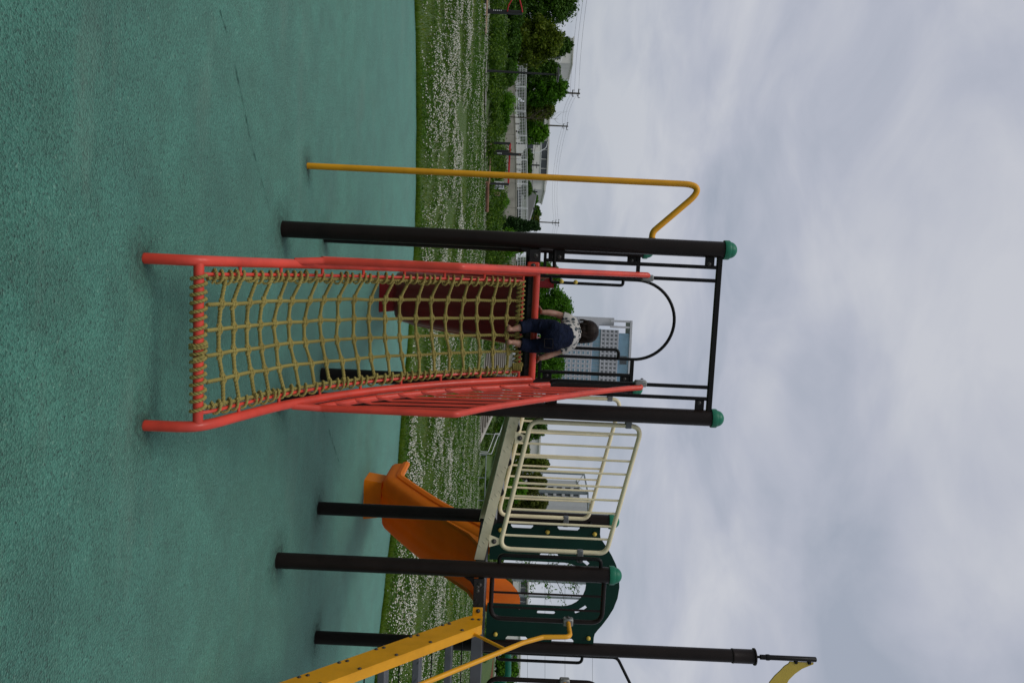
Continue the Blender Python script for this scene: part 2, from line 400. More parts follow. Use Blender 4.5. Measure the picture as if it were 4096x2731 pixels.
# ------------------------------------------------------------------ the setting: ground, rubber surface, path, embankment
def path_y(x):      # far edge of the meadow
    return float(np.interp(x, [-60, -12, -7.5, 2.2, 10.6, 30, 80], [26, 34, 40, 48.5, 51.5, 60, 80]))
def height(x, y):
    p = path_y(x); d = y - p - 1.2
    top = float(np.interp(x, [-40, -14, -4, 3, 60], [.35, .5, .9, 1.75, 1.9]))
    wid = float(np.interp(x, [-40, -14, -4, 3, 60], [16, 14, 12, 9, 9]))
    s = min(1, max(0, d / wid)); h = top * (s * s * (3 - 2 * s))
    return h
def terrain():
    xs = np.concatenate([np.linspace(-1500, -90, 12), np.linspace(-80, 80, 81), np.linspace(90, 1500, 12)])
    ys = np.concatenate([np.linspace(-300, -20, 6), np.linspace(-14, 100, 115), np.linspace(110, 3000, 24)])
    V = []; F = []
    for y in ys:
        for x in xs:
            z = -.035
            r = math.hypot(x, y)
            if y > 14: z += .035 * min(1, (y - 14) / 6) * (1 + math.sin(x * .5 + y * .21) * .5 * 1.2) - .0
            V.append((x, y, z + height(x, y)))
    n = len(xs)
    for j in range(len(ys) - 1):
        for i in range(n - 1): F.append((j * n + i, j * n + i + 1, (j + 1) * n + i + 1, (j + 1) * n + i))
    return np_mesh('ground', V, F, M['soil'], smooth=True)
tag(terrain(), kind='structure')

edge = [gpt(1658, 0), gpt(1663, 200), gpt(1665, 400), gpt(1664, 650), gpt(1660, 900), gpt(1640, 1250), gpt(1610, 1600), gpt(1587, 1900), gpt(1560, 2150), gpt(1538, 2350), gpt(1515, 2550), gpt(1497, 2731)]
edge = [(p.x, p.y) for p in edge]
rng = np.random.default_rng(3)
def rubber():
    far = smooth_path([(-9.5, 6.0, 0), (-7.2, 9.0, 0)] + [(x, y, 0) for x, y in edge] + [(6.3, 9.3, 0), (8.3, 7.3, 0), (10, 4, 0)], 10)
    pts = [(p.x + .012 * math.sin(p.y * 31), p.y + .02 * math.sin(p.x * 9.3) + .012 * math.sin(p.x * 37)) for p in far] + [(10, -5), (-9.5, -5)]
    mb = MB(); mb.prism(pts, lambda x, y, d: Vector((x, y, d)), -.06, 0.0)
    return mb.build('rubber_surface', M['ground'], sharp=30), [(p.x, p.y) for p in far]
rs, far_edge = rubber(); tag(rs, kind='structure')
FE = np.array(sorted(far_edge)); 
def edge_y(x): return np.interp(x, FE[:, 0], FE[:, 1])
# seams between the poured lanes of rubber, worn open
def seam(pts, wdt):
    mb = MB(); P = resample([gpt(*p) for p in pts], .05); V = []; F = []
    r = random.Random(2)
    for i, p in enumerate(P):
        t = (P[min(i + 1, len(P) - 1)] - P[max(i - 1, 0)]).normalized(); n = Vector((-t.y, t.x, 0)); ww = wdt * max(.02, r.gauss(.35, .45))
        j = n * (r.random() - .5) * .01
        V += [p + j - n * ww + Vector((0, 0, .004)), p + j + n * ww + Vector((0, 0, .004))]
    for i in range(len(P) - 1): F.append((2 * i, 2 * i + 1, 2 * i + 3, 2 * i + 2))
    mb.add(V, F); return mb.build('surface_seam', plain('seam_dark', (.035, .115, .085), .9, 0, .6, 22), rs)
seam([(880, 40), (925, 210), (960, 360), (1010, 600), (1080, 850)], .006)
seam([(1290, 1640), (1330, 1770), (1362, 1870)], .007)

def strip(name, pts, wdt, mat, dz=.02):
    P = resample([Vector(p) for p in pts], 1.0); V = []; F = []
    for i, p in enumerate(P):
        t = (P[min(i + 1, len(P) - 1)] - P[max(i - 1, 0)]).normalized(); n = Vector((-t.y, t.x, 0))
        for s in (-1, 1):
            q = p + n * wdt * s; V.append((q.x, q.y, max(height(q.x, q.y), height(p.x, p.y)) + .05 + dz))
    for i in range(len(P) - 1): F.append((2 * i, 2 * i + 1, 2 * i + 3, 2 * i + 2))
    return MB().add(V, F).build(name, mat)
tag(strip('path', [(x, path_y(x), 0) for x in (-30, -20, -12, -7.5, -3, 2.2, 6, 10.6, 20, 40)], .55, M['path']), kind='structure')

# ------------------------------------------------------------------ the play structure (one thing; its own frame: u right, v away, z up)
TH, S = math.atan2(.117, 1.1776), 1.1834
PS = empty('play_structure', (-.701, 5.249, 0), TH)
tag(PS, 'brown-posted playground tower set with rope net climb, slides, cream ramp and yellow stairs', 'play structure')
def part(mb, name, mat, parent=PS, label=None, sharp=40):
    o = mb.build(name, M[mat] if isinstance(mat, str) else mat, parent, sharp)
    if label: o['label'] = label
    return o
bolt_me = None
def bolt(p, axis, parent, r=.011):
    "domed bolt head on a washer, its axis along the given direction"
    global bolt_me
    if bolt_me is None:
        mb = MB().lathe((0, 0, 0), [(1.45, 0), (1.45, .18), (1.0, .2), (.98, .45), (.72, .72), (.3, .85)], 12); bolt_me = mb.mesh('bolt'); bolt_me.materials.append(M['bolt'])
        bolt_me.polygons.foreach_set('use_smooth', np.ones(len(bolt_me.polygons), dtype=bool)); bolt_me.set_sharp_from_angle(angle=R(40))
    o = bpy.data.objects.new('bolt', bolt_me); C.objects.link(o); o.parent = parent; o.location = p; o.scale = (r, r, r)
    o.rotation_euler = Vector(axis).to_track_quat('Z', 'Y').to_euler(); return o

PR = .057
posts = {}
def post(key, i, j, h, cap=True):
    mb = MB(); u, v = i * S, j * S; N = 28
    mb.lathe((u, v, 0), [(PR, -.05), (PR, h), (PR - .004, h + .003)], N)
    p = part(mb, 'post', 'post'); posts[key] = p
    if cap:
        c = MB(); prof = [(PR + .009, -.022), (PR + .010, -.018), (PR + .010, .012), (PR + .006, .018), (PR + .001, .019)]
        for k in range(1, 8):
            a = k / 8 * math.pi / 2; prof.append(((PR) * math.cos(a), .019 + .052 * math.sin(a)))
        prof.append((.004, .0712)); c.lathe((u, v, h), prof, N); part(c, 'cap', 'cap', p)
    return p
post('A', 0, 0, 3.074); post('B', 1, 0, 3.071); post('Cc', 0, 1, 2.72); post('D', 1, 1, 2.70)
post('E', 2, 1, 2.571); post('F', 2, 0, 2.42); post('H', 3, 0, 2.42); post('G', 3, 1, 3.80, False)
gu, gv = 3 * S, S
c = MB().lathe((gu, gv, 0), [(.062, 3.72), (.064, 3.725), (.064, 3.735), (.062, 3.74), (.062, 3.915), (.074, 3.918), (.074, 3.93), (.012, 3.932), (.012, 3.945)], 28); part(c, 'collar', 'post', posts['G'])
fp = MB().lathe((gu, gv, 0), [(.011, 3.93), (.011, 3.975), (.022, 3.978), (.022, 4.475), (.018, 4.48)], 16)
fp.lathe((gu, gv, 0), [(.026, 4.03), (.027, 4.045), (.026, 4.06)], 16); flagpole = part(fp, 'flag_pole', 'black', label='thin black flag pole on top of the tallest post')
fl = [(.03, 4.245), (.05, 4.235), (.075, 4.20), (.12, 4.165), (.17, 4.12), (.23, 4.08), (.33, 4.055), (.33, 4.19), (.26, 4.225), (.2, 4.25), (.14, 4.30), (.09, 4.36), (.06, 4.42), (.045, 4.455), (.03, 4.46)]
flag = part(MB().prism([(gu + x, z) for x, z in fl], lambda x, z, d: Vector((x, gv + d, z)), -.006, .006), 'flag', 'flag', label='yellow pennant cut from board'); 
for z in (4.30, 4.42): part(MB().bbox((gu + .012, gv - .016, z - .014), (gu + .045, gv + .016, z + .014), .004), 'flag_bracket', 'black', flag)

# --- decks
def deck(name, i0, z, nm):
    u0 = i0 * S; mb = MB(); mb.bbox((u0 + .045, -.03, z - .012), (u0 + S - .045, S + .03, z), .003)
    d = part(mb, 'deck', 'tread_dark', label=nm)
    for v0, v1 in ((-.034, -.024), (S + .024, S + .034)):
        part(MB().bbox((u0 + .058, v0, z - .075), (u0 + S - .058, v1, z + .002), .002), 'fascia', 'tread_dark', d)
    for uu in (u0 + .02, u0 + S - .03): part(MB().bbox((uu, .058, z - .075), (uu + .01, S - .058, z - .013), .002), 'fascia', 'tread_dark', d)
    for s, uu in ((1, u0 + .05), (-1, u0 + S - .05)):
        g = MB(); g.prism([(uu, z - .075), (uu + s * .07, z - .075), (uu + s * .03, z - .1), (uu, z - .15)], lambda x, y, dd: Vector((x, dd, y)), -.03, -.022); part(g, 'gusset', 'black', d)
    for uu in (u0 + .10, u0 + S - .10): bolt((uu, -.034, z - .03), (0, -1, 0), d)
    return d
deck1 = deck('deck', 0, 1.785, 'upper deck of dark tread plate'); deck2 = deck('deck', 2, 1.5, 'lower deck of dark tread plate')
for uu in (2 * S + .115, 2 * S + .145): bolt((uu, -.034, 1.455), (0, -1, 0), deck2)

# --- front gate panel of the tall tower
RT = .0136
g = MB(); g.bbox((.05, -.018, 3.013), (S - .05, .018, 3.048), .003); gate = part(g, 'gate_frame', 'black', label='tall black gate frame over the net climb')
def bar(path, r, mat, parent, name='bar', fr=.05, n=10):
    return part(MB().tube(fillet(path, fr, 6), r, n), name, mat, parent)
bar([(.124, 0, 1.90), (.124, 0, 3.02)], RT, 'black', gate); bar([(.05, 0, 1.885), (.216, 0, 1.885), (.216, 0, 3.02)], RT, 'black', gate, fr=.075)
bar([(S - .136, 0, 1.90), (S - .136, 0, 3.02)], RT, 'black', gate); bar([(S - .05, 0, 1.885), (.965, 0, 1.885), (.965, 0, 3.02)], RT, 'black', gate, fr=.075)
for u0, u1 in ((.05, .13), (S - .14, S - .05)):
    for z in (1.92, 2.96):
        p = part(MB().bbox((u0, -.005, z - .03), (u1, .005, z + .035), .003), 'bracket', 'black', gate); bolt(((u0 + u1) / 2 + (.012 if u0 < .5 else -.012), -.006, z), (0, -1, 0), p, .009)

# --- slide hood panel at the back of the tall tower
rg = MB(); ax = [Vector((.25, S, 1.80)), Vector((.25, S, 2.665))] + [Vector((.589 - .339 * math.cos(a), S, 2.665 + .339 * math.sin(a))) for a in [math.pi * k / 28 for k in range(1, 28)]] + [Vector((.928, S, 2.665)), Vector((.928, S, 1.80))]
rg.tube(ax, RT, 10); hood = part(rg, 'hoop_frame', 'black', label='black hoop frame at the top of the red slide')
for s, ua, ub, uc in ((1, .05, .25, .30), (-1, S - .05, .928, .852)):
    part(MB().bbox((min(ua, ub), S - .01, 2.65), (max(ua, ub), S + .01, 2.682), .003), 'cross_rail', 'black', hood)
    part(MB().bbox((min(ua, ub), S - .01, 1.86), (max(ua, ub), S + .01, 1.885), .003), 'cross_rail', 'black', hood)
    un = ua + s * .065
    bar([(un, S, 1.87), (un, S, 2.66)], .015, 'black', hood)
    for z in (1.93, 2.60):
        p = part(MB().bbox((min(ua, un), S - .006, z - .03), (max(ua, un), S + .006, z + .05), .003), 'bracket', 'black', hood); bolt((ua + s * .035, S - .008, z + .01), (0, -1, 0), p, .009)
    bar([(ub, S - .004, 1.93), (uc, S - .004, 1.93), (uc, S - .004, 2.545), (ub, S - .004, 2.545)], RT, 'black', hood, 'grab_handle', .055)

# --- side rails of the tall tower (pole side and ramp side)
sg = MB().tube([(0, .057, 2.66), (0, S - .057, 2.66)], RT, 10); sidep = part(sg, 'side_rail', 'black', label='black rail on the pole side of the tall tower')
for v in (.30, .88): bar([(0, v, 1.76), (0, v, 2.66)], RT, 'black', sidep)
for vv, s in ((.057, 1), (S - .057, -1)):
    hd = MB().tube(fillet([(S, vv, 1.95), (S, vv + s * .09, 1.95), (S, vv + s * .09, 2.52), (S, vv, 2.52)], .05, 6), RT, 10); part(hd, 'grab_handle', 'black')

# --- fireman's pole
fpole = MB().tube(fillet([(-.505, .594, -.05), (-.505, .594, 3.06), (-.13, .594, 2.66), (-.06, .594, 2.66)], .075, 12), .024, 14)
pole = part(fpole, 'fire_pole', 'yellow', label="yellow fireman's pole hooked over from the tall tower")
sl = MB(); sl.tube([(-.085, .594, 2.66), (-.005, .594, 2.66)], .030, 12); part(sl, 'sleeve', 'black', pole); bolt((-.05, .565, 2.66), (0, -1, 0), pole, .008)

# --- rope net climb
UL, UR = .2203, .9544; UM = (UL + UR) / 2
railpts = [(-1.99, -.05), (-1.99, .06), (-1.985, .16), (-1.955, .225), (-1.87, .270), (-1.70, .325), (-1.4, .437), (-1.1, .605), (-.85, .79), (-.6, 1.03), (-.4, 1.265), (-.2, 1.56), (-.075, 1.765)]
RAIL = smooth_path([(0, v, z) for v, z in railpts], 6)
RP = .0243
mb = MB()
for u in (UL, UR): mb.tube([Vector((u, p.y, p.z)) for p in RAIL], RP, 14)
mb.tube([(UL, -1.957, .222), (UR, -1.957, .222)], .0225, 14); mb.tube([(UL, -.075, 1.765), (UR, -.075, 1.765)], RP, 14)
net = part(mb, 'net_frame', 'red', label='curved red tube frame of the rope net climb')
for s, u in ((-1, UL), (1, UR)):
    part(MB().bbox((u + s * .025 - (.05 if s < 0 else 0), -.045, 1.70), (u + s * .025 + (.05 if s > 0 else 0), -.036, 1.782), .006), 'mounting_plate', 'red', net); bolt((u + s * .05, -.045, 1.74), (0, -1, 0), net, .012)
# arc-length parametrisation of the rail between the two crossbars
seg = [p for p in RAIL if p.z > .235 and p.y > -1.945]; seg = [Vector((0, -1.95, .227))] + seg
seg = resample(seg, .004)
def rail_at(t):
    x = t * (len(seg) - 1); i = min(int(x), len(seg) - 2); return seg[i].lerp(seg[i + 1], x - i)
def rail_n(t):
    a, b = rail_at(max(0, t - .02)), rail_at(min(1, t + .02)); d = (b - a).normalized(); return Vector((0, -d.z, d.y))   # up-facing normal
TU0, TU1 = UL + .058, UR - .058
T0, T1 = .015, .957
rod = MB()
for u in (TU0, TU1): rod.tube([Vector((u, -1.957, .222))] + [Vector((u, rail_at(t).y, rail_at(t).z)) for t in np.linspace(T0, T1, 60)], .0085, 8)
p1 = rail_at(T1); rod.tube([(TU0, p1.y, p1.z), (TU1, p1.y, p1.z)], .0085, 8)
for k, t in enumerate(np.linspace(.10, T1, 8)):
    p = rail_at(t)
    for ua, ub in ((UL, TU0), (UR, TU1)): rod.tube([(ua, p.y, p.z), (ub, p.y, p.z)], .0085, 8)
part(rod, 'lacing_rod', 'red', net)
NI, NJ = 20, 4
def net_pt(t, s):
    u = TU0 + .022 + (TU1 - TU0 - .044) * s; p = rail_at(T0 + (T1 - T0) * t); n = rail_n(T0 + (T1 - T0) * t)
    sag = 4 * s * (1 - s) * float(np.interp(t, [0, .08, .3, .6, .9, 1], [.012, .035, .062, .050, .026, .008]))
    dn = Vector((0, 0, -1)) * sag * .75 - n * sag * .35
    return Vector((u, p.y, p.z)) + dn
RR = .0103
rr = random.Random(11)
jit = {}
def node(i, j):
    key = (i, j)
    if key not in jit: jit[key] = (rr.uniform(-.10, .10) / NI, rr.uniform(-.025, .025) / NJ)
    a, b = jit[key]; t = (i + .62 + .28) / (NI + .75) + a * (.0 if j in (0, NJ + 1) else .8) + (-.006 + .0032 * j if 0 < j <= NJ else 0)
    return t, j / (NJ + 1) + b
for i in range(NI):
    ctrl = [node(i, j) for j in range(NJ + 2)]; ctrl[0] = (ctrl[0][0] + .003, 0); ctrl[-1] = (ctrl[-1][0], 1)
    path = smooth_path([net_pt(t, s) for t, s in ctrl], 8)
    mb = MB().rope(path, RR, .052, phase=rr.random() * 6)
    for j in range(1, NJ + 1):                                       # the splice where it passes the long rope
        p = net_pt(*ctrl[j]); a, b = net_pt(*ctrl[j - 1]), net_pt(*ctrl[j + 1]); d = (b - a).normalized(); n = rail_n(ctrl[j][0])
        for off in (-.007, .007):
            o = d.cross(n) * off; mb.rope([p - d * .024 + o - n * .002, p + o * 1.3 + n * .012, p + d * .024 + o - n * .002], .0086, .04)
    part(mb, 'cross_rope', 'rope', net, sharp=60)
for j in range(1, NJ + 1):
    ts = [node(i, j) for i in range(NI)]
    ctrl = [net_pt(.0, ts[0][1])] + [net_pt(*x) for x in ts] + [net_pt(1.0, ts[-1][1])]
    ctrl = [p + Vector((0, 0, .003)) for p in ctrl]
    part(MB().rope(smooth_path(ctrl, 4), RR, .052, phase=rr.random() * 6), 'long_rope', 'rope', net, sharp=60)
for s, u in ((0, TU0), (1, TU1)):                                    # edge ropes and their lashing round the rods
    off = .02 if s == 0 else -.02
    P = [Vector((u + off + rr.uniform(-.003, .003), rail_at(t).y, rail_at(t).z - .004)) for t in np.linspace(T0, T1, 50)]
    part(MB().rope(P, .0105, .05), 'edge_rope', 'rope', net, sharp=60)
    path = []; nn = 44; tt = np.linspace(T0 + .008, T1 - .01, nn * 12); ph = 0
    for q, t in enumerate(tt):
        a = 2 * math.pi * q / 12 + 2.2 * math.sin(q * .051 + s) + .9 * math.sin(q * .17) ; p = rail_at(t); n = rail_n(t); ctr = Vector((u + off * .5, p.y, p.z))
        kk = 1 + .16 * math.sin(q * .37 + 2 * s) + .1 * math.sin(q * .093); path.append(ctr + Vector((1, 0, 0)) * (.029 * kk * math.cos(a)) + n * (.020 * kk * math.sin(a)))
    part(MB().rope(smooth_path(path[::2], 2), .0072, .036, .006), 'lashing_rope', 'rope', net, sharp=60)
path = []; nn = 17
for q in range(nn * 12 + 1):
    a = 2 * math.pi * q / 12 + .8 * math.sin(q * .047) + .35 * math.sin(q * .21); u = TU0 + .0 + (TU1 - TU0) * q / (nn * 12); path.append(Vector((u, -1.957 + .031 * math.cos(a) * (1 + .08 * math.sin(q * .7)), .222 + .031 * math.sin(a))))
part(MB().rope(smooth_path(path[::2], 2), .0085, .04, .006), 'lashing_rope', 'rope', net, sharp=60)
path = []; nn = 20
for q in range(nn * 12 + 1):
    a = 2 * math.pi * q / 12 + .35 * math.sin(q * .21); u = TU0 + (TU1 - TU0) * q / (nn * 12); n = rail_n(T1); d = Vector((0, n.z, -n.y)); path.append(Vector((u, p1.y, p1.z)) - d * .012 * 0 + n * (.017 * math.sin(a)) + d * (.028 * math.cos(a) - .014))
part(MB().rope(smooth_path(path[::2], 2), .0075, .036, .006), 'lashing_rope', 'rope', net, sharp=60)
P = [Vector((u, net_pt(1, 0).y + .0, net_pt(1, 0).z - .012 - .01 * math.sin((u - TU0) / (TU1 - TU0) * math.pi))) for u in np.linspace(TU0, TU1, 20)]
part(MB().rope(P, .0105, .05), 'edge_rope', 'rope', net, sharp=60)
kn = MB(); kc = Vector((TU1 - .035, p1.y - .01, p1.z - .012)); path = []                     # big hitch in the upper corner
for q in range(70):
    a = q / 12 * 2 * math.pi; path.append(kc + Vector((.024 * math.cos(a) * (1 + .1 * math.sin(q)), -.018 + .024 * math.sin(a), -.035 + .001 * q)))
kn.rope(smooth_path(path[::2], 2), .0075, .036, .006); part(kn, 'corner_knot', 'rope', net, sharp=60)
kc = Vector((UM + .02, -1.957, .222)); path = [kc + Vector((.012 * (q / 12 - 2), .034 * math.cos(q / 12 * 2 * math.pi), .034 * math.sin(q / 12 * 2 * math.pi))) for q in range(25)]
part(MB().rope(smooth_path(path[::2], 2) + [kc + Vector((.03, -.02, .030)), kc + Vector((.045, -.045, -.005))], .0085, .04, .006), 'tie_knot', 'rope', net, sharp=60)

# side guards of the net climb
def net_guard(u, sgn, name):
    top = [(-1.275, 1.325), (-1.0, 1.53), (-.6, 1.90), (-.25, 2.25), (-.045, 2.49)]
    pr = rail_at(.34); ub = UL if sgn < 0 else UR
    low = [Vector((ub + sgn * .012, -1.34, .465)), Vector((u, -1.275, .60)), Vector((u, -1.275, 1.29))]
    tp = smooth_path([(u, v, z) for v, z in top], 6)
    path = fillet(low + [tp[0]] + tp[1:], .06, 6)
    end = fillet([tp[-2], Vector((u, -.03, 2.535)), Vector((ub + sgn * .01, -.012, 2.535))], .02, 5)
    mb = MB().tube(path[:-1] + end, .019, 12); gd = part(mb, 'net_guard', 'red', net, name)
    # lower guard tube and the upright bars
    lowp = [Vector((u + sgn * .004, v - .035, z + .035)) for v, z in [(p.y, p.z) for p in RAIL] if -1.20 < v < -.02]
    lt = lowp[-1]; lowp.append(lt + Vector((0, .05, .09)))
    part(MB().tube(lowp, .019, 12), 'lower_guard_tube', 'red', net)
    zt = lambda v: float(np.interp(v, [p.y for p in tp], [p.z for p in tp])); zl = lambda v: float(np.interp(v, [p.y for p in lowp], [p.z for p in lowp]))
    for v in np.linspace(-1.12, -.14, 9):
        part(MB().tube(fillet([(u - sgn * .006, v - .02, zl(v) - .0), (u + sgn * .016, v, zl(v) + .09), (u + sgn * .012, v, zl(v) + .16), (u, v, zt(v))], .04, 4), .0076, 8), 'guard_bar', 'red', net)
    z = 2.535; cl = MB().bbox((ub + (-.025 if sgn < 0 else -.02), -.034, z - .042), (ub + (.02 if sgn < 0 else .025), .02, z + .042), .008); c = part(cl, 'clamp', 'zinc', net); bolt((ub - sgn * .026, 0, z + .01), (-sgn, 0, 0), net, .009)
net_guard(.985, 1, 'right red guard of the net climb'); net_guard(.198, -1, 'left red guard of the net climb')

# --- cream ramp between the towers
ra, rb = (S + .06, 1.702), (2 * S + .0, 1.482)
slope = (rb[1] - ra[1]) / (rb[0] - ra[0]); rz = lambda u: ra[1] + slope * (u - ra[0])
V0, V1 = .13, S - .13
fnv = lambda x, z, d: Vector((x, d, z))
ramp = part(MB().prism([(ra[0], rz(ra[0]) - .012), (rb[0] - .03, rz(rb[0] - .03) - .012), (rb[0] - .03, rz(rb[0] - .03)), (ra[0], rz(ra[0]))], fnv, V0 + .008, V1 - .008), 'ramp', 'tread_cream', label='cream tread-plate ramp joining the two towers')
for d0, d1, e in ((V0, V0 + .006, V0 + .06), (V1 - .006, V1, V1 - .06)):
    part(MB().prism([(ra[0] - .01, rz(ra[0]) - .068), (rb[0] - .02, rz(rb[0]) - .066), (rb[0] - .02, rz(rb[0]) + .008), (ra[0] - .01, rz(ra[0]) + .006)], fnv, d0, d1), 'side_plate', 'tread_cream', ramp)
    lo, hi = min(d0, e) + (.007 if e > d0 else 0), max(d1, e) - (.007 if e < d0 else 0)
    part(MB().prism([(ra[0] - .01, rz(ra[0]) - .068), (rb[0] - .02, rz(rb[0]) - .066), (rb[0] - .02, rz(rb[0]) - .061), (ra[0] - .01, rz(ra[0]) - .063)], fnv, lo, hi), 'side_flange', 'cream', ramp)
for u in (1.35, 1.605, 1.833, 2.054):
    z = rz(u); poly = [(u + .030 * math.cos(a), z + .026 * math.sin(a)) for a in np.linspace(0, math.pi, 11)]
    b = part(MB().prism(poly, fnv, V0 + .022, V1 - .022), 'foot_bar', 'zinc', ramp)
    part(MB().prism(poly, fnv, V0 + .012, V0 + .0215), 'end_cap', 'rubber', b); part(MB().prism(poly, fnv, V1 - .0215, V1 - .012), 'end_cap', 'rubber', b)
def ramp_rail(v, u0, u1, first, n, nm):
    zb = lambda u: rz(u) + .085; zt = lambda u: 2.578 + (2.382 - 2.578) * (u - 1.275) / (2.19 - 1.275)
    quad = [(u0, v, zb(u0)), (u1, v, zb(u1)), (u1, v, zt(u1)), (u0, v, zt(u0))]
    mid = Vector(quad[0]).lerp(Vector(quad[1]), .5)
    loop = fillet([mid] + [quad[1], quad[2], quad[3], quad[0]] + [mid], .075, 8)
    rl = part(MB().tube(loop, .017, 12), 'ramp_railing', 'cream', label=nm)
    for k in range(n):
        u = first + k * .0975; part(MB().tube([(u, v, zb(u)), (u, v, zt(u))], .0085, 8), 'railing_bar', 'cream', rl)
    for u in (1.40, 2.17):
        zz = rz(u); t = MB().prism([(u - .045, zz), (u + .045, zz), (u + .02, zz + .075), (u - .02, zz + .075)], fnv, v - .004, v + .004); part(t, 'railing_foot', 'cream', rl); bolt((u, v - .005, zz + .035), (0, -1, 0), rl, .013)
    for u, z, s in ((u0, zt(u0) - .10, -1), (u1, zt(u1) - .19, 1)):
        part(MB().bbox((u - (.075 if s < 0 else .019), v - .019, z - .024), (u + (.019 if s < 0 else .075), v + .019, z + .024), .006), 'rail_clamp', plain('clamp_grey', (.12, .125, .13), .5), rl); bolt((u + s * .055, v - .02, z), (0, -1, 0), rl, .009)
    return rl
ramp_rail(.05, 1.275, 2.225, 1.34, 9, 'front railing of the cream ramp'); ramp_rail(S - .09, 1.265, 2.325, 1.391, 9, 'rear railing of the cream ramp')

# --- lower tower: guards, grab handles, green panel
gd = part(MB().tube(fillet([(2 * S + .05, 0, 1.555), (2.728, 0, 1.555), (2.728, 0, 2.366), (2 * S + .05, 0, 2.366)], .085, 8), .0165, 12), 'guard_frame', 'post', label='black guard frame beside the yellow stairs')
for u in (2.531, 2.641): part(MB().tube([(u, 0, 1.56), (u, 0, 2.36)], .0085, 8), 'guard_bar', 'post', gd)
part(MB().bbox((2.700, -.028, 2.083), (2.756, .022, 2.157), .008), 'clamp', 'zinc', gd); bolt((2.70, -.0, 2.12), (-1, 0, 0), gd, .012)
gd2 = part(MB().tube(fillet([(3 * S - .05, 0, 1.555), (3.19, 0, 1.555), (3.19, 0, 2.366), (3 * S - .05, 0, 2.366)], .085, 8), .0165, 12), 'guard_frame', 'post', label='black guard frame on the far side of the yellow stairs')
part(MB().bbox((3.162, -.028, 2.083), (3.218, .022, 2.157), .008), 'clamp', 'zinc', gd2)
for i, (uu, vv, s) in enumerate(((2 * S - .05, .0, -1), (2 * S - .02, S - .06, -1))):
    if i == 0: P = [(2 * S - .04, 0, 1.60), (2 * S - .115, 0, 1.60), (2 * S - .115, 0, 2.335), (2 * S - .04, 0, 2.335)]
    else: P = [(2 * S, S - .05, 1.66), (2 * S, S - .15, 1.66), (2 * S, S - .15, 2.38), (2 * S, S - .05, 2.38)]
    part(MB().tube(fillet(P, .05, 6), RT, 10), 'grab_handle', 'black')
# green board with an arched opening, drawn as a ring of quads then slots are cut by separate openings in the outline
def green_panel():
    cxp, v = 2.5 * S, S
    outer = [(-.535, 1.515), (-.535, 1.69), (-.51, 1.695), (-.495, 1.71), (-.495, 1.87), (-.51, 1.885), (-.535, 1.89), (-.535, 2.10), (-.51, 2.105), (-.495, 2.12), (-.495, 2.28), (-.51, 2.295), (-.535, 2.30), (-.535, 2.478), (-.475, 2.478), (-.44, 2.485), (-.40, 2.512), (-.36, 2.543), (-.28, 2.595), (-.2, 2.637), (-.1, 2.668), (0, 2.678)]
    outer = outer + [(-x, z) for x, z in outer[::-1][1:]]
    ow = .202
    inner = [(-ow, 1.515), (-ow, 1.9), (-ow, 2.18)] + [(-ow * math.cos(a), 2.18 + ow * math.sin(a)) for a in np.linspace(0, math.pi, 15)[1:-1]] + [(ow, 2.18), (ow, 1.9), (ow, 1.515)]
    bm = bmesh.new()
    loops = []
    full = [outer + inner[::-1]]
    holes = []
    for sx in (-1, 1):
        cxh = sx * .263
        holes.append([(cxh + .016 * math.cos(a), (2.105 if math.sin(a) >= 0 else 1.975) + .016 * math.sin(a)) for a in np.linspace(0, 2 * math.pi, 17)[:-1]])
        h = []; a0, a1, rc = R(18), R(43), .262
        for a in np.linspace(a0, a1, 7): h.append((sx * (rc + .016) * math.cos(a), 2.215 + (rc + .016) * math.sin(a)))
        for a in np.linspace(a1, a0, 7): h.append((sx * (rc - .016) * math.cos(a), 2.215 + (rc - .016) * math.sin(a)))
        holes.append(h)
    edges = []
    for lp in full + holes:
        vs = [bm.verts.new((cxp + x, v - .009, z)) for x, z in lp]
        edges += [bm.edges.new((vs[k], vs[(k + 1) % len(vs)])) for k in range(len(vs))]
    bmesh.ops.triangle_fill(bm, use_beauty=True, use_dissolve=False, edges=edges)
    r = bmesh.ops.extrude_face_region(bm, geom=bm.faces[:]); bmesh.ops.translate(bm, vec=(0, .018, 0), verts=[e for e in r['geom'] if isinstance(e, bmesh.types.BMVert)])
    bmesh.ops.recalc_face_normals(bm, faces=bm.faces[:])
    me = bpy.data.meshes.new('arch_panel'); bm.to_mesh(me); bm.free()
    o = mesh_obj('arch_panel', me, M['dgreen'], PS, 30); o['label'] = 'dark green board with arched doorway above the orange slide'
    for x, z in ((-.478, 2.429), (-.478, 1.60), (.478, 1.60), (.478, 2.429), (-.478, 2.015)): part(MB().ball((cxp + x, v - .022, z), .0195, 12), 'cap_nut', 'ball', o)
    for x in (-.24, .24): bolt((cxp + x, v - .01, 1.80), (0, -1, 0), o, .006)
    return o
green_panel()
for z, uu in ((2.02, .30), (2.14, .30)): part(MB().ball((uu - .01, S - .03, z), .019, 12), 'cap_nut', 'ball', hood)

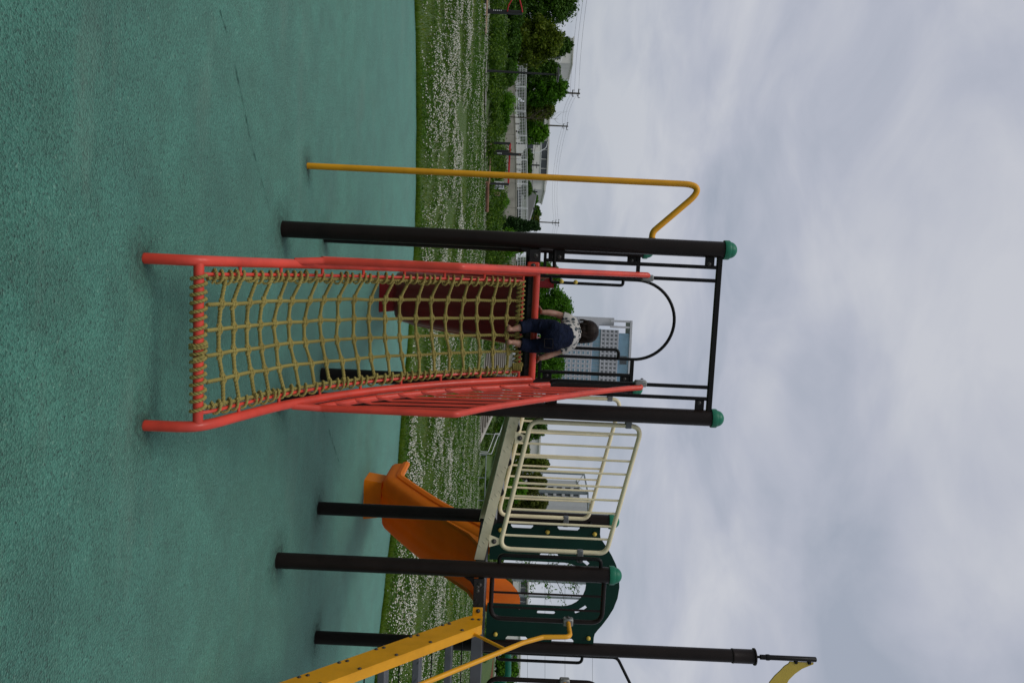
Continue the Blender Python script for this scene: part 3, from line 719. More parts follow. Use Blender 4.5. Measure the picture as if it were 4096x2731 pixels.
# --- slides
def slide(name, cu, path, mat, label, hw=.31, dep=.17):
    path = smooth_path([(0, v, z) for v, z in path], 8); prof = []
    k = hw / .31
    up = [(-.322, dep - .055), (-.336, dep - .015), (-.325, dep + .018), (-.295, dep + .026), (-.268, dep + .004), (-.245, .045), (-.21, .012), (-.15, 0)]
    lo = [(.19, -.03), (.16, -.036), (.125, -.044), (.09, -.036), (.05, -.036), (.02, -.046), (-.02, -.046), (-.05, -.036), (-.09, -.036), (-.125, -.044), (-.16, -.036), (-.19, -.03)]
    up = up + [(-x, z) for x, z in up[::-1]]
    outer_r = [(.308, dep - .06), (.298, .03), (.272, -.008), (.235, -.026)]; outer_l = [(-x, z) for x, z in outer_r[::-1]]
    prof = [(x * k, z) for x, z in up + outer_r + lo + outer_l]
    n = len(prof); V = []; F = []
    for i, p in enumerate(path):
        d = (path[min(i + 1, len(path) - 1)] - path[max(i - 1, 0)]).normalized(); nn = Vector((0, -d.z, d.y))
        for x, z in prof: V.append(Vector((cu + x, p.y, p.z)) + nn * z)
    for i in range(len(path) - 1):
        for q in range(n): F.append((i * n + q, i * n + (q + 1) % n, (i + 1) * n + (q + 1) % n, (i + 1) * n + q))
    F.append(tuple(range(n))[::-1]); F.append(tuple((len(path) - 1) * n + q for q in range(n)))
    return part(MB().add(V, F), name, mat, label=label, sharp=35)
ors = slide('slide', 2.5 * S, [(S + .03, 1.475), (1.36, 1.46), (1.60, 1.31), (2.2, .86), (2.7, .545), (3.08, .325), (3.20, .268), (3.34, .25), (3.60, .248), (3.84, .248)], 'orange', 'short orange plastic slide behind the lower tower', .31, .185)
def pedestal(cu, va, vb, hz, hw, par, mat):
    mb = MB(); n = [(cu - hw, va + .02), (cu - hw + .04, va), (cu + hw - .04, va), (cu + hw, va + .02), (cu + hw, vb - .02), (cu + hw - .04, vb), (cu - hw + .04, vb), (cu - hw, vb - .02)]
    mb.prism(n, lambda x, y, d: Vector((x + (cu - x) * .12 * (d / hz), y, d)), -.02, hz); part(mb, 'pedestal', mat, par)
pedestal(2.5 * S, 3.30, 3.66, .205, .235, ors, 'orange')
def hood_sides(cu, hw, z0, par, mat, vs, h):
    for s in (-1, 1):
        poly = [(vs, z0 - .02), (vs + .35, z0 - .16), (vs + .98, z0 - .62), (vs + .99, z0 - .36), (vs + .93, z0 - .16), (vs + .82, z0 + h * .10), (vs + .66, z0 + h * .48), (vs + .50, z0 + h * .76), (vs + .34, z0 + h * .93), (vs + .18, z0 + h), (vs, z0 + h)]
        u = cu + s * hw; part(MB().prism(poly, lambda x, y, d: Vector((d, x, y)), u - .022, u + .022), 'hood_side', mat, par)
hood_sides(2.5 * S, .262, 1.47, ors, 'orange', S + .035, .34)
rds = slide('slide', .5 * S, [(S + .03, 1.765), (1.36, 1.75), (1.62, 1.60), (2.2, 1.16), (3.0, .60), (3.45, .335), (3.75, .25), (4.0, .235), (4.35, .235)], 'redplastic', 'tall dark red plastic slide behind the net climb', .30)
pedestal(.5 * S, 3.95, 4.28, .21, .225, rds, 'redplastic'); hood_sides(.5 * S, .262, 1.76, rds, 'redplastic', S + .05, .20)

# --- yellow stairs
def stair_z(v): return 1.42 + 1.1 * v
ST = None
for u, nm in ((2.705, 'yellow stair stringer nearest the ramp'), (3.385, 'yellow stair stringer on the far side')):
    s = 1 if u < 3 else -1
    web = [(-.035, stair_z(-.035) + .075), (-1.45, stair_z(-1.45)), (-1.45, -.02), (-1.30, -.02), (-1.18, stair_z(-1.18) + .30), (-.16, 1.497), (-.035, 1.497)]
    web = [(-.035, 1.42), (-.06, 1.37), (-1.33, -.03), (-1.56, -.03), (-.17, 1.50), (-.035, 1.50)]
    fl2 = lambda x, y, d: Vector((d, x, y))
    st = part(MB().prism(web, fl2, u - .004, u + .004), 'stair_stringer', 'yellow', label=nm)
    fw = [(-1.56, -.03), (-.17, 1.50), (-.164, 1.4945), (-1.554, -.0355)]
    part(MB().prism(fw, fl2, u + (.0045 if s > 0 else -.062), u + (.062 if s > 0 else -.0045)), 'stringer_flange', 'yellow', st)
    part(MB().bbox((min(u, u - s * .07), -.040, 1.425), (max(u, u - s * .07), -.035, 1.497), .002), 'mounting_tab', 'yellow', st); bolt((u - s * .045, -.041, 1.465), (0, -1, 0), st, .011)
    for k in range(1, 7):
        z = 1.5 - .2 * k + .0; v = -.045 - .185 * k
        for dv, dz in ((.055, -.03), (.035, -.075), (-.015, .065)): bolt((u - s * .004, v + dv * 1.2 - .01, z + dz), (-s, 0, 0), st, .009)
    for dz in (.03, .075): bolt((u - s * .004, -.09, 1.40 + dz), (-s, 0, 0), st, .009)
    # handrail
    uh = u + s * .045
    hr = part(MB().tube(fillet([(2.728 if s > 0 else 3.19, -.02, 2.12), (uh, -.19, 2.125), (uh, -.21, 1.93), (uh, -.30, 1.79), (uh, -1.65, .30), (uh, -1.65, -.05)], .045, 8), .0165, 12), 'handrail', 'yellow', label='thin yellow handrail of the stairs')
    part(MB().tube([(uh, -.20, 1.435), (uh, -.40, 1.665)], .011, 8), 'brace', 'yellow', hr); part(MB().lathe((0, 0, 0), [(.022, 0), (.022, .006), (.016, .008)], 12, Matrix.Translation((uh, -.195, 1.43)) @ Matrix.Rotation(R(60), 4, 'X')), 'brace_foot', 'yellow', hr)
for k in range(1, 7):
    z = 1.5 - .2 * k; v = -.045 - .185 * k
    t = part(MB().bbox((2.712, v - .085, z - .045), (3.378, v + .115, z), .003), 'tread', 'tread_grey')
    part(MB().tube([(2.712, v + .17, z + .06), (3.378, v + .17, z + .06)], .005, 6), 'riser_rod', 'black', t)
part(MB().bbox((2.80, -.046, 1.425), (3.30, -.0345, 1.503), .002), 'top_tread', 'tread_grey')

# --- green arched climber and grab loop on the far right
part(MB().tube(fillet([(3 * S + .03, S + .12, .0), (3 * S + .03, S + .12, 1.45), (3 * S + .06, S + .2, 1.72), (3 * S + .5, S + .35, 1.74), (3 * S + .75, S + .5, 1.45), (3 * S + .8, S + .5, -.03)], .16, 10), .030, 14), 'climbing_arch', 'green_tube', label='dark green arched climbing tube')
lp = part(MB().tube(fillet([(gu + .04, gv, 1.62), (gu + .13, gv, 1.62), (gu + .13, gv, 2.385), (gu + .04, gv, 2.385)], .05, 6), RT, 10), 'grab_handle', 'black')
part(MB().tube(fillet([(gu + .065, gv, 1.5), (gu + .065, gv, 2.70), (gu + .36, gv, 2.86), (gu + .66, gv, 2.70), (gu + .66, gv, 1.5)], .07, 6), RT, 10), 'hoop_frame', 'black', label='black hoop beside the tallest post')

# ------------------------------------------------------------------ the climbing toddler
def remesh_obj(name, mb, mat, parent, voxel=.005, smooth=6, M3=None):
    me = mb.mesh(name); o = bpy.data.objects.new(name + '_tmp', me); C.objects.link(o)
    m = o.modifiers.new('r', 'REMESH'); m.mode = 'VOXEL'; m.voxel_size = voxel; m.use_smooth_shade = True
    if smooth: s = o.modifiers.new('s', 'SMOOTH'); s.factor = .5; s.iterations = smooth
    dg = bpy.context.evaluated_depsgraph_get(); e = o.evaluated_get(dg); out = bpy.data.meshes.new_from_object(e)
    bpy.data.objects.remove(o); out.materials.clear(); out.materials.append(mat)
    out.polygons.foreach_set('use_smooth', np.ones(len(out.polygons), dtype=bool))
    q = bpy.data.objects.new(name, out); C.objects.link(q); q.parent = parent; return q
def capsule(mb, pts, radii, n=14):
    P = smooth_path(pts, 6); k = len(radii) - 1
    rf = lambda t: float(np.interp(t * k, range(k + 1), radii))
    mb.tube(P, 1, n, rfun=rf); mb.ball(P[0], radii[0], n); mb.ball(P[-1], radii[-1], n)
def skin_mat():
    m = Mat('skin'); n = m.noise(30, 4); m.color(m.ramp(n, (.3, (.30, .150, .098)), (.7, (.40, .215, .145)))).rough(.5); m.set(Subsurface_Weight=.15, Subsurface_Scale=.01); return m.m
def denim_mat():
    m = Mat('navy_cotton'); n = m.noise(19, 5, .65, stretch=(1, 1, 1.8), dist=.6); f = m.noise(500, 2); m.color(m.mix(.3, m.ramp(n, (.35, (.003, .005, .013)), (.7, (.010, .015, .038))), m.ramp(f, (.3, (.003, .005, .012)), (.7, (.014, .020, .046))))).rough(.85).bump(n, .9, .02); m.set(Specular_IOR_Level=.1); return m.m
def spot_mat():
    m = Mat('spotted_jersey'); v = m.N.new('ShaderNodeTexVoronoi'); v.inputs['Scale'].default_value = 29; v.inputs['Randomness'].default_value = .55
    mp = m.N.new('ShaderNodeMapping'); mp.inputs['Scale'].default_value = (1.2, .8, .8); m.L.new(m.tc.outputs['Object'], mp.inputs[0])
    dn = m.N.new('ShaderNodeVectorMath'); dn.operation = 'ADD'; nz = m.N.new('ShaderNodeTexNoise'); nz.inputs['Scale'].default_value = 40; m.L.new(m.tc.outputs['Object'], nz.inputs['Vector'])
    sc = m.N.new('ShaderNodeVectorMath'); sc.operation = 'SCALE'; sc.inputs['Scale'].default_value = .012; m.L.new(nz.outputs['Color'], sc.inputs[0]); m.L.new(mp.outputs[0], dn.inputs[0]); m.L.new(sc.outputs[0], dn.inputs[1])
    m.L.new(dn.outputs[0], v.inputs['Vector'])
    m.color(m.mix(m.ramp(v.outputs['Distance'], (.37, (1, 1, 1)), (.43, (0, 0, 0))), (.40, .38, .35), (.022, .036, .044))).rough(.85); return m.m
def hair_mat():
    m = Mat('dark_hair'); n = m.noise(60, 4, .7, stretch=(1, 1, .25)); m.color(m.ramp(n, (.35, (.006, .0032, .0022)), (.7, (.020, .011, .007)))).rough(.5).bump(n, .5, .006); m.set(Specular_IOR_Level=.12); return m.m
MSK, MDE, MSP, MHA = skin_mat(), denim_mat(), spot_mat(), hair_mat()
BASE = Vector((.635, -.20, 1.56))
W_PS = Matrix.Translation(Vector((-.701, 5.249, 0))) @ Matrix.Rotation(TH, 4, 'Z')
PX = lambda u, v, z: Vector((u, v, z)) - BASE
def finger_hand(mb, wrist, d, side, out):
    "palm and five fingers; d points to the fingertips, side to the thumb, out is the back of the hand"
    c = wrist + d * .028; Mx = Matrix((side, d, out)).transposed()
    mb.ball(c, 1, 12, (.0205, .027, .0105), Mx)
    for k, (off, L, r) in enumerate(((-.0155, .026, .0056), (-.0055, .032, .006), (.0050, .031, .006), (.0150, .027, .0058))):
        a = c + side * off + d * .020
        capsule(mb, [a, a + d * L * .5 + out * .002, a + d * L * .85 - out * .005, a + d * L - out * .011], [r, r * .97, r * .9, r * .8], 8)
    a = c + side * .016 - d * .006
    capsule(mb, [a, a + side * .012 + d * .010, a + side * .016 + d * .024 - out * .004], [.0068, .0064, .0055], 8)
pb = MB()
HIP, CHE, NEK = PX(.637, -.165, 1.915), PX(.622, -.035, 2.018), PX(.614, .005, 2.065)
HED = PX(.612, .022, 2.142)
capsule(pb, [HIP, HIP.lerp(CHE, .5) + Vector((0, .0, .012)), CHE], [.075, .074, .07])
capsule(pb, [CHE, NEK, HED], [.055, .034, .03])
pb.ball(HED, 1, 18, (.070, .076, .072))
for s in (-1, 1): pb.ball(HED + Vector((s * .072, .012, -.012)), 1, 10, (.007, .014, .019))
pb.ball(HED + Vector((0, .080, -.014)), .010, 8); pb.ball(HED + Vector((0, .066, -.045)), 1, 8, (.02, .012, .009))
for s in (-1, 1): pb.ball(HED + Vector((s * .024, .071, .0)), .008, 8)
sh = {-1: CHE + Vector((-.072, .012, .012)), 1: CHE + Vector((.075, .012, .012))}
wr = {-1: PX(.486, -.066, 1.815), 1: PX(.806, -.068, 1.815)}
el = {-1: PX(.496, -.025, 1.915), 1: PX(.772, -.028, 1.912)}
for s in (-1, 1):
    capsule(pb, [sh[s], sh[s].lerp(el[s], .55) + Vector((s * .006, 0, 0)), el[s], el[s].lerp(wr[s], .5) + Vector((s * .003, .0, 0)), wr[s] + Vector((0, .004, .004))], [.031, .026, .0225, .0215, .0165])
    finger_hand(pb, wr[s] + Vector((0, .004, .0)), Vector((s * .35, .80, -.30)).normalized(), Vector((-s * .92, .35, 0)).normalized(), Vector((0, .28, .94)).normalized())
ft = {-1: PX(.602, -.205, 1.588), 1: PX(.688, -.205, 1.592)}
kn_ = {-1: PX(.578, -.128, 1.745), 1: PX(.714, -.128, 1.752)}
for s in (-1, 1):
    hipj = HIP + Vector((s * .048, .0, -.01))
    capsule(pb, [hipj, kn_[s], kn_[s].lerp(ft[s], .45) + Vector((0, -.014, 0)), ft[s] + Vector((0, .0, .03))], [.055, .037, .028, .0165])
    h = ft[s]; pb.ball(h + Vector((0, -.010, .006)), 1, 12, (.0178, .021, .020))
    capsule(pb, [h + Vector((0, -.005, .006)), h + Vector((s * .006, .04, .004)), h + Vector((s * .012, .075, -.006))], [.019, .0185, .0165], 10)
    for k in range(5): a = h + Vector((s * .012 + (-.015 + .0075 * k) * 1.0, .083 - .002 * abs(k - 1.5), -.010)); capsule(pb, [a, a + Vector((0, .012, -.002))], [.0055, .0048], 8)
person = remesh_obj('person', pb, MSK, None, .0042, 3)
person.matrix_world = W_PS @ Matrix.Translation(BASE)
tag(person, 'barefoot toddler in spotted shirt and navy trousers climbing off the net onto the deck', 'person')
tr = MB()
capsule(tr, [HIP + Vector((0, -.012, -.015)), HIP + Vector((-.002, .028, .052))], [.092, .086], 18)
tr.ball(HIP + Vector((-.042, -.032, -.012)), .062, 14); tr.ball(HIP + Vector((.042, -.032, -.012)), .062, 14)
for s in (-1, 1):
    hem = ft[s].lerp(kn_[s], .50) + Vector((0, -.012, 0))
    capsule(tr, [HIP + Vector((s * .05, -.008, -.03)), HIP.lerp(kn_[s], .55) + Vector((s * .026, -.012, 0)), kn_[s] + Vector((s * .004, -.012, -.01))], [.062, .054, .046], 16)
    P = [kn_[s] + Vector((s * .004, -.012, -.01)), kn_[s].lerp(hem, .6) + Vector((0, -.01, 0)), hem]
    tr.tube(smooth_path(P, 5), 1, 16, rfun=lambda t: .046 - .004 * t)
    d = (P[-1] - P[-2]).normalized(); tr.tube([hem - d * .026, hem + d * .001], .0445, 16)
    for q, tt in enumerate((.25, .5, .72)):                      # creases
        c0 = HIP.lerp(kn_[s], tt) + Vector((s * .02, -.065, 0)); tr.tube([c0 + Vector((-.03, .006, .012)), c0 + Vector((0, -.004, 0)), c0 + Vector((.03, .006, .010))], .006, 6)
trousers = remesh_obj('trousers', tr, MDE, person, .0042, 2)
tp = MB()
for pts in ([(.012, -.106, -.028), (.075, -.088, -.024)], [(.075, -.088, -.024), (.072, -.085, -.080)], [(.012, -.106, -.028), (.014, -.100, -.085)], [(.014, -.100, -.085), (.072, -.085, -.080)]):
    tp.tube([HIP + Vector((x, y, z)) for x, y, z in pts], .0009, 5)
tp.build('pocket_seam', plain('stitching', (.05, .04, .03), .8), trousers)
sp = MB()
capsule(sp, [HIP + Vector((-.003, .046, .068)), HIP.lerp(CHE, .6) + Vector((0, .004, .018)), CHE + Vector((0, .004, .008))], [.088, .086, .076], 18)
capsule(sp, [CHE + Vector((0, .0, .01)), NEK + Vector((0, -.002, -.006))], [.066, .044], 14)
for s in (-1, 1):
    e = sh[s].lerp(el[s], .62)
    capsule(sp, [CHE + Vector((s * .04, .004, .012)), sh[s]], [.055, .042], 14); P = [sh[s], sh[s].lerp(e, .5) + Vector((s * .005, 0, 0)), e]; sp.tube(smooth_path(P, 4), 1, 16, rfun=lambda t: .042 - .001 * t)
for q in range(3): c0 = HIP.lerp(CHE, .2 + .2 * q) + Vector((0, -.055, .055)); sp.tube([c0 + Vector((-.06, .02, -.012)), c0, c0 + Vector((.06, .02, -.012))], .006, 6)
remesh_obj('shirt', sp, MSP, person, .0042, 2)
hp = MB()
hp.ball(HED + Vector((0, -.006, .006)), 1, 20, (.0815, .080, .0765)); hp.ball(HED + Vector((0, -.036, -.034)), 1, 14, (.062, .046, .042)); 
hr_ = random.Random(5)
for k in range(46):
    a = hr_.uniform(0, 2 * math.pi); z = hr_.uniform(-.03, .06); rr_ = math.sqrt(max(.1, 1 - (z / .08) ** 2)) * .077
    if math.sin(a) > .55: continue
    p = HED + Vector((rr_ * math.cos(a), rr_ * math.sin(a) - .005, z)); q = HED + Vector((rr_ * 1.06 * math.cos(a), rr_ * 1.04 * math.sin(a) - .008, z - .05)); hp.tube([p, p.lerp(q, .5) + (p - HED) * .05, q], .006, 6)
hair = remesh_obj('hair', hp, MHA, person, .0038, 1)
ws = MB()
for k in range(60):
    a = hr_.uniform(R(160), R(380)); b = HED + Vector((.066 * math.cos(a), .06 * math.sin(a) - .012, hr_.uniform(-.062, -.035))); d = Vector((math.cos(a) * hr_.uniform(.2, 1.2), math.sin(a) * .4, -hr_.uniform(.3, 1.2))).normalized()
    L = hr_.uniform(.018, .042); ws.tube([b, b + d * L * .5, b + d * L + Vector((hr_.uniform(-.008, .008), 0, .004))], .0007, 4, cap=False)
tag(ws.build('hair_wisps', MHA, person), kind='stuff')

# ------------------------------------------------------------------ meadow: clover, grass and white flower heads
def vnoise(x, y, seed, scale):
    "smooth value noise"
    g = np.random.default_rng(seed).random((256, 256)); x = x / scale; y = y / scale; xi = np.floor(x).astype(int); yi = np.floor(y).astype(int); fx = x - xi; fy = y - yi
    fx = fx * fx * (3 - 2 * fx); fy = fy * fy * (3 - 2 * fy); G = lambda a, b: g[a % 256, b % 256]
    return (G(xi, yi) * (1 - fx) + G(xi + 1, yi) * fx) * (1 - fy) + (G(xi, yi + 1) * (1 - fx) + G(xi + 1, yi + 1) * fx) * fy
def patchy(x, y): return .5 * vnoise(x, y * 1.0, 1, 1.5) + .32 * vnoise(x, y, 2, .6) + .18 * vnoise(x, y, 9, .28)
hv = np.vectorize(height); pyv = np.vectorize(path_y)
def scatter(n, y0, y1, seed, half=.56):
    "points in the wedge the camera sees, a little wider, evenly dense per square metre"
    r = np.random.default_rng(seed); y = np.sqrt(r.random(n) * (y1 ** 2 - y0 ** 2) + y0 ** 2); x = (r.random(n) * 2 - 1) * half * y
    ok = (y > edge_y(x) + .02) & (y < pyv(x) - .3) ; return x[ok], y[ok]
def blades(x, y, z, h, wd, lean, seed):
    r = np.random.default_rng(seed); n = len(x); a = r.random(n) * 2 * np.pi; b = r.random(n) * 2 * np.pi; hh = h * (.55 + .8 * r.random(n)); ll = lean * hh * r.random(n)
    dx, dy = np.cos(a) * wd, np.sin(a) * wd; V = np.empty((n, 3, 3), np.float32)
    V[:, 0] = np.stack([x - dx, y - dy, z], 1); V[:, 1] = np.stack([x + dx, y + dy, z], 1); V[:, 2] = np.stack([x + np.cos(b) * ll, y + np.sin(b) * ll, z + hh], 1)
    return V.reshape(-1, 3), np.arange(3 * n).reshape(-1, 3)
def leaves(x, y, z, s, tilt, seed):
    r = np.random.default_rng(seed); n = len(x); nr = r.normal(size=(n, 3)) * tilt; nr[:, 2] += 1; nr /= np.linalg.norm(nr, axis=1, keepdims=True)
    t = np.cross(nr, r.normal(size=(n, 3))); t /= np.linalg.norm(t, axis=1, keepdims=True); b = np.cross(nr, t); sz = (s * (.6 + .8 * r.random(n)))[:, None]; c = np.stack([x, y, z], 1)
    V = np.stack([c - t * sz, c + b * sz * .62, c + t * sz, c - b * sz * .62], 1); return V.reshape(-1, 3), np.arange(4 * n).reshape(-1, 4)
def zg(x, y): return -.035 + np.where(y > 14, .03 * np.minimum(1, (y - 14) / 6), 0) + hv(x, y)
x, y = scatter(210000, 9.5, 27, 21); p = patchy(x, y); keep = p > .47; x, y, p = x[keep], y[keep], p[keep]
r_ = np.random.default_rng(5); lh = np.clip((p - .43) * 1.1, .025, .13) * (.45 + .75 * r_.random(len(x)))
V, F = leaves(x, y, zg(x, y) + lh, .021, .75, 1); tag(np_mesh('clover_leaves', V, F, M['clover']), 'dark green clover leaves carpeting the meadow', 'clover', kind='stuff')
x, y = scatter(120000, 26, 52, 22); p = patchy(x, y); keep = p > .47; x, y, p = x[keep], y[keep], p[keep]
lh = np.clip((p - .43) * 1.1, .025, .13) * (.45 + .75 * r_.random(len(x))); V, F = leaves(x, y, zg(x, y) + lh, .042, .9, 2)
tag(np_mesh('clover_leaves', V, F, M['clover']), 'clover leaves at the far side of the meadow', 'clover', kind='stuff')
x, y = scatter(190000, 9.5, 24, 23); p = patchy(x, y); V, F = blades(x, y, zg(x, y), np.where(p > .5, .085, .045), .0045, .8, 3); tag(np_mesh('grass', V, F, M['grass']), 'short green grass between the clover near the rubber edge', 'grass', kind='stuff')
x, y = scatter(110000, 23, 54, 24); p = patchy(x, y); V, F = blades(x, y, zg(x, y), np.where(p > .5, .10, .06), .013, .8, 4); tag(np_mesh('grass', V, F, M['grass']), 'green grass in the far part of the meadow', 'grass', kind='stuff')
x, y = scatter(110000, 9.5, 50, 25); p = patchy(x, y); k = p < .47; x, y = x[k], y[k]; V, F = blades(x, y, zg(x, y), .05, np.where(y > 24, .012, .005), .9, 5); tag(np_mesh('dry_grass', V, F, M['dry']), 'thin yellowish grass in the bare stripes of the meadow', 'grass', kind='stuff')
def heads(n, y0, y1, rad, seed, dens):
    x, y = scatter(n, y0, y1, seed); p = patchy(x, y); r = np.random.default_rng(seed + 50); pr = np.clip((p - .37) / .20, 0.0, 1) ** 1.2
    band = .45 + .55 * np.clip((vnoise(x, y * .8, 31, 3.2) - .28) / .25, 0, 1); strip_ = np.clip((y - edge_y(x) - .08) / .35, .15, 1)
    k = r.random(len(x)) < pr * band * strip_ * dens; x, y, p = x[k], y[k], p[k]; n = len(x)
    z = zg(x, y) + .045 + np.clip((p - .46) * .7, 0, .09) + r.random(n) * .045; s = rad * (.45 + .9 * r.random(n))
    base = np.array([(1, 0, 0), (0, 1, 0), (-1, 0, 0), (0, -1, 0), (0, 0, .85), (0, 0, -.75)], np.float32)
    an = r.random(n) * 1.57; ca, sa = np.cos(an), np.sin(an)
    B = np.empty((n, 6, 3), np.float32); B[:, :, 0] = base[None, :, 0] * ca[:, None] - base[None, :, 1] * sa[:, None]; B[:, :, 1] = base[None, :, 0] * sa[:, None] + base[None, :, 1] * ca[:, None]; B[:, :, 2] = base[None, :, 2]
    V = B * s[:, None, None] + np.stack([x, y, z], 1)[:, None, :]
    f = np.array([(0, 1, 4), (1, 2, 4), (2, 3, 4), (3, 0, 4), (1, 0, 5), (2, 1, 5), (3, 2, 5), (0, 3, 5)]); F = (f[None] + (np.arange(n) * 6)[:, None, None]).reshape(-1, 3)
    return V.reshape(-1, 3), F
r_e = np.random.default_rng(77); xe = r_e.random(16000) * 12 - 6.5; ye = edge_y(xe) + np.abs(r_e.normal(size=16000)) * .10 - .015 + .03 * np.sin(xe * 7)
V, F = blades(xe, ye, np.full(16000, -.03), .10, .005, 1.1, 15); tag(np_mesh('edge_grass', V, F, M['grass']), 'ragged grass leaning over the rubber edge', 'grass', kind='stuff')
V, F = heads(110000, 9.5, 22, .0118, 41, .58); tag(np_mesh('clover_flowers', V, F, M['flower']), 'white clover flower heads in the near meadow', 'flowers', kind='stuff')
V, F = heads(120000, 21, 53, .0138, 42, .62); tag(np_mesh('clover_flowers', V, F, M['flower']), 'white clover flower heads in the far meadow', 'flowers', kind='stuff')

# ------------------------------------------------------------------ trees and shrubs
def crown_mesh(name, blobs, n, leaf, mat, parent, seed, droop=.0, shell=.55):
    "leaf quads spread through clumps that fill an uneven crown"
    r = np.random.default_rng(seed); B = np.array([(b[0], b[1], b[2], b[3]) for b in blobs]); vol = B[:, 3] ** 2; idx = r.choice(len(B), n, p=vol / vol.sum())
    d = r.normal(size=(n, 3)); d /= np.linalg.norm(d, axis=1, keepdims=True); d *= (1 + .30 * np.abs(r.normal(size=(n, 1))) * (r.random((n, 1)) < .22)); rad = B[idx, 3] * (shell + (1 - shell) * r.random(n) ** .6) * (1 + .18 * r.normal(size=n))
    sc = np.array([b[4] if len(b) > 4 else 1 for b in blobs])[idx]
    c = B[idx, :3] + d * rad[:, None] * np.stack([np.ones(n), np.ones(n), sc], 1); c[:, 2] -= droop * r.random(n)
    nr = d * .9 + r.normal(size=(n, 3)) * .6; nr /= np.linalg.norm(nr, axis=1, keepdims=True); t = np.cross(nr, r.normal(size=(n, 3))); t /= np.linalg.norm(t, axis=1, keepdims=True); b = np.cross(nr, t)
    s = (leaf * (.55 + .9 * r.random(n)))[:, None]; V = np.stack([c - t * s, c + b * s * .55, c + t * s, c - b * s * .55], 1)
    return np_mesh(name, V.reshape(-1, 3), np.arange(4 * n).reshape(-1, 4), mat, parent)
def tree(name, ny0, ny1, nxt, nxb, Y, mat, label, seed, n=6000, leaf=.13, cat='tree', group='trees beyond the meadow', trunk_r=.12, clump=.23, flat=.8, zb=None, top='round', bare=0):
    "a tree whose crown spans photo columns ny0..ny1 and rises from nxb to nxt at depth Y"
    r = random.Random(seed); mid = (ny0 + ny1) / 2
    base = wpt(2030, mid, Y); gz = height(base.x, Y) - .05
    zt = wpt(nxt, mid, Y).z; zb = wpt(nxb, mid, Y).z if zb is None else zb
    wd = (ny1 - ny0) / FPX * Y; cxm = wpt((nxt + nxb) / 2, mid, Y).x; o = empty(name, (cxm, Y, gz)); tag(o, label, cat, group)
    H, lo = zt - gz, max(.1, zb - gz); hw = wd / 2; ch = H - lo
    blobs = []; rb = min(hw, ch) * clump; nb = int(min(150, max(16, 1.5 * wd * ch / (rb * rb))))
    for k in range(nb):
        t = (k + r.random()) / nb; a = r.uniform(0, 2 * math.pi)
        env = math.sqrt(max(.12, 1 - (2 * t - .8) ** 2 / 1.5)) if top == 'round' else max(.12, (1 - t) ** .75)
        q = (r.random() ** .5) * env; br = rb * r.uniform(.7, 1.3)
        blobs.append((q * (hw - br * .5) * math.cos(a), q * (hw - br * .5) * math.sin(a) * flat, lo + br * .6 + t * max(.05, ch - br * 1.4), br, .8))
    for k in range(nb // 3):                                          # sprays that break the outline
        b = blobs[r.randrange(nb)]; a = r.uniform(0, 2 * math.pi); e = r.uniform(-.2, 1.2); d = b[3] * 1.25
        blobs.append((b[0] + d * math.cos(a) * math.cos(e), b[1] + d * math.sin(a) * math.cos(e), b[2] + d * math.sin(e) * .9, b[3] * r.uniform(.25, .5), .8))
    cr = crown_mesh('crown', blobs, int(n * 2.5), leaf * .95, M[mat], o, seed, shell=.45)
    tk = MB(); t0 = Vector((0, 0, -.1)); t1 = Vector((r.uniform(-.2, .2), 0, lo + ch * .55)); tk.tube(smooth_path([t0, t0.lerp(t1, .5) + Vector((r.uniform(-.12, .12), 0, 0)), t1], 5), 1, 8, rfun=lambda t: trunk_r * (1.15 - .75 * t))
    for k in range(7):
        b = blobs[r.randrange(len(blobs))]; s = t0.lerp(t1, r.uniform(.45, .95)); e = Vector(b[:3]); tk.tube([s, s.lerp(e, .5) + Vector((0, 0, .12)), e], 1, 6, rfun=lambda t: trunk_r * .45 * (1 - .75 * t))
    tk.build('trunk', M['bark'], o); return o
tree('broad_tree', -150, 130, 2318, 2030, 62, 'leaf_dark', 'dark broad tree at the left edge behind the exercise posts', 1, 9000, .12, trunk_r=.16)
tree('olive_tree', 70, 265, 2255, 2035, 60, 'leaf_olive', 'olive-brown tree right of the dark tree at the left edge', 2, 8000, .11)
tree('broad_tree', 120, 235, 2292, 2040, 68, 'leaf_dark', 'dark tree just below the clock on the white school', 31, 5000, .12)
tree('understory_tree', -40, 110, 2105, 1998, 54, 'leaf_dark', 'low dark thicket under the trees at the left edge', 32, 5000, .09, trunk_r=.05)
tree('understory_tree', 95, 240, 2085, 2000, 56, 'leaf_dark', 'low dark thicket under the olive-brown tree', 34, 5000, .09, trunk_r=.05)
tree('understory_tree', 225, 345, 2070, 1998, 57, 'leaf_mid', 'low green thicket behind the black park lamp', 35, 4000, .09, trunk_r=.05)
tree('round_tree', 225, 330, 2245, 2060, 78, 'leaf_dark', 'small dark tree behind the curved street lamp', 3, 4500, .13)
tree('round_tree', 283, 420, 2274, 2075, 82, 'leaf_mid', 'green tree beside the utility pole with the square bracket', 4, 5500, .14)
tree('round_tree', 388, 490, 2222, 2070, 84, 'leaf_olive', 'thin olive tree left of the bare sapling', 5, 3000, .14)
tree('round_tree', 478, 580, 2198, 2078, 86, 'leaf_light', 'bright light green tree in front of the white hall', 6, 3500, .13)
tree('bush_tree', 598, 672, 2133, 2088, 88, 'leaf_dark', 'dark clipped bush left of the yellow pole above the fence', 7, 2600, .11, 'bush', 'dark bushes above the fence', .05)
tree('bush_tree', 655, 715, 2128, 2088, 88, 'leaf_dark', 'dark clipped bush just left of the yellow pole', 8, 2400, .11, 'bush', 'dark bushes above the fence', .05)
tree('bush_tree', 716, 790, 2130, 2088, 89, 'leaf_dark', 'dark clipped bush just right of the yellow pole', 9, 2400, .11, 'bush', 'dark bushes above the fence', .05)
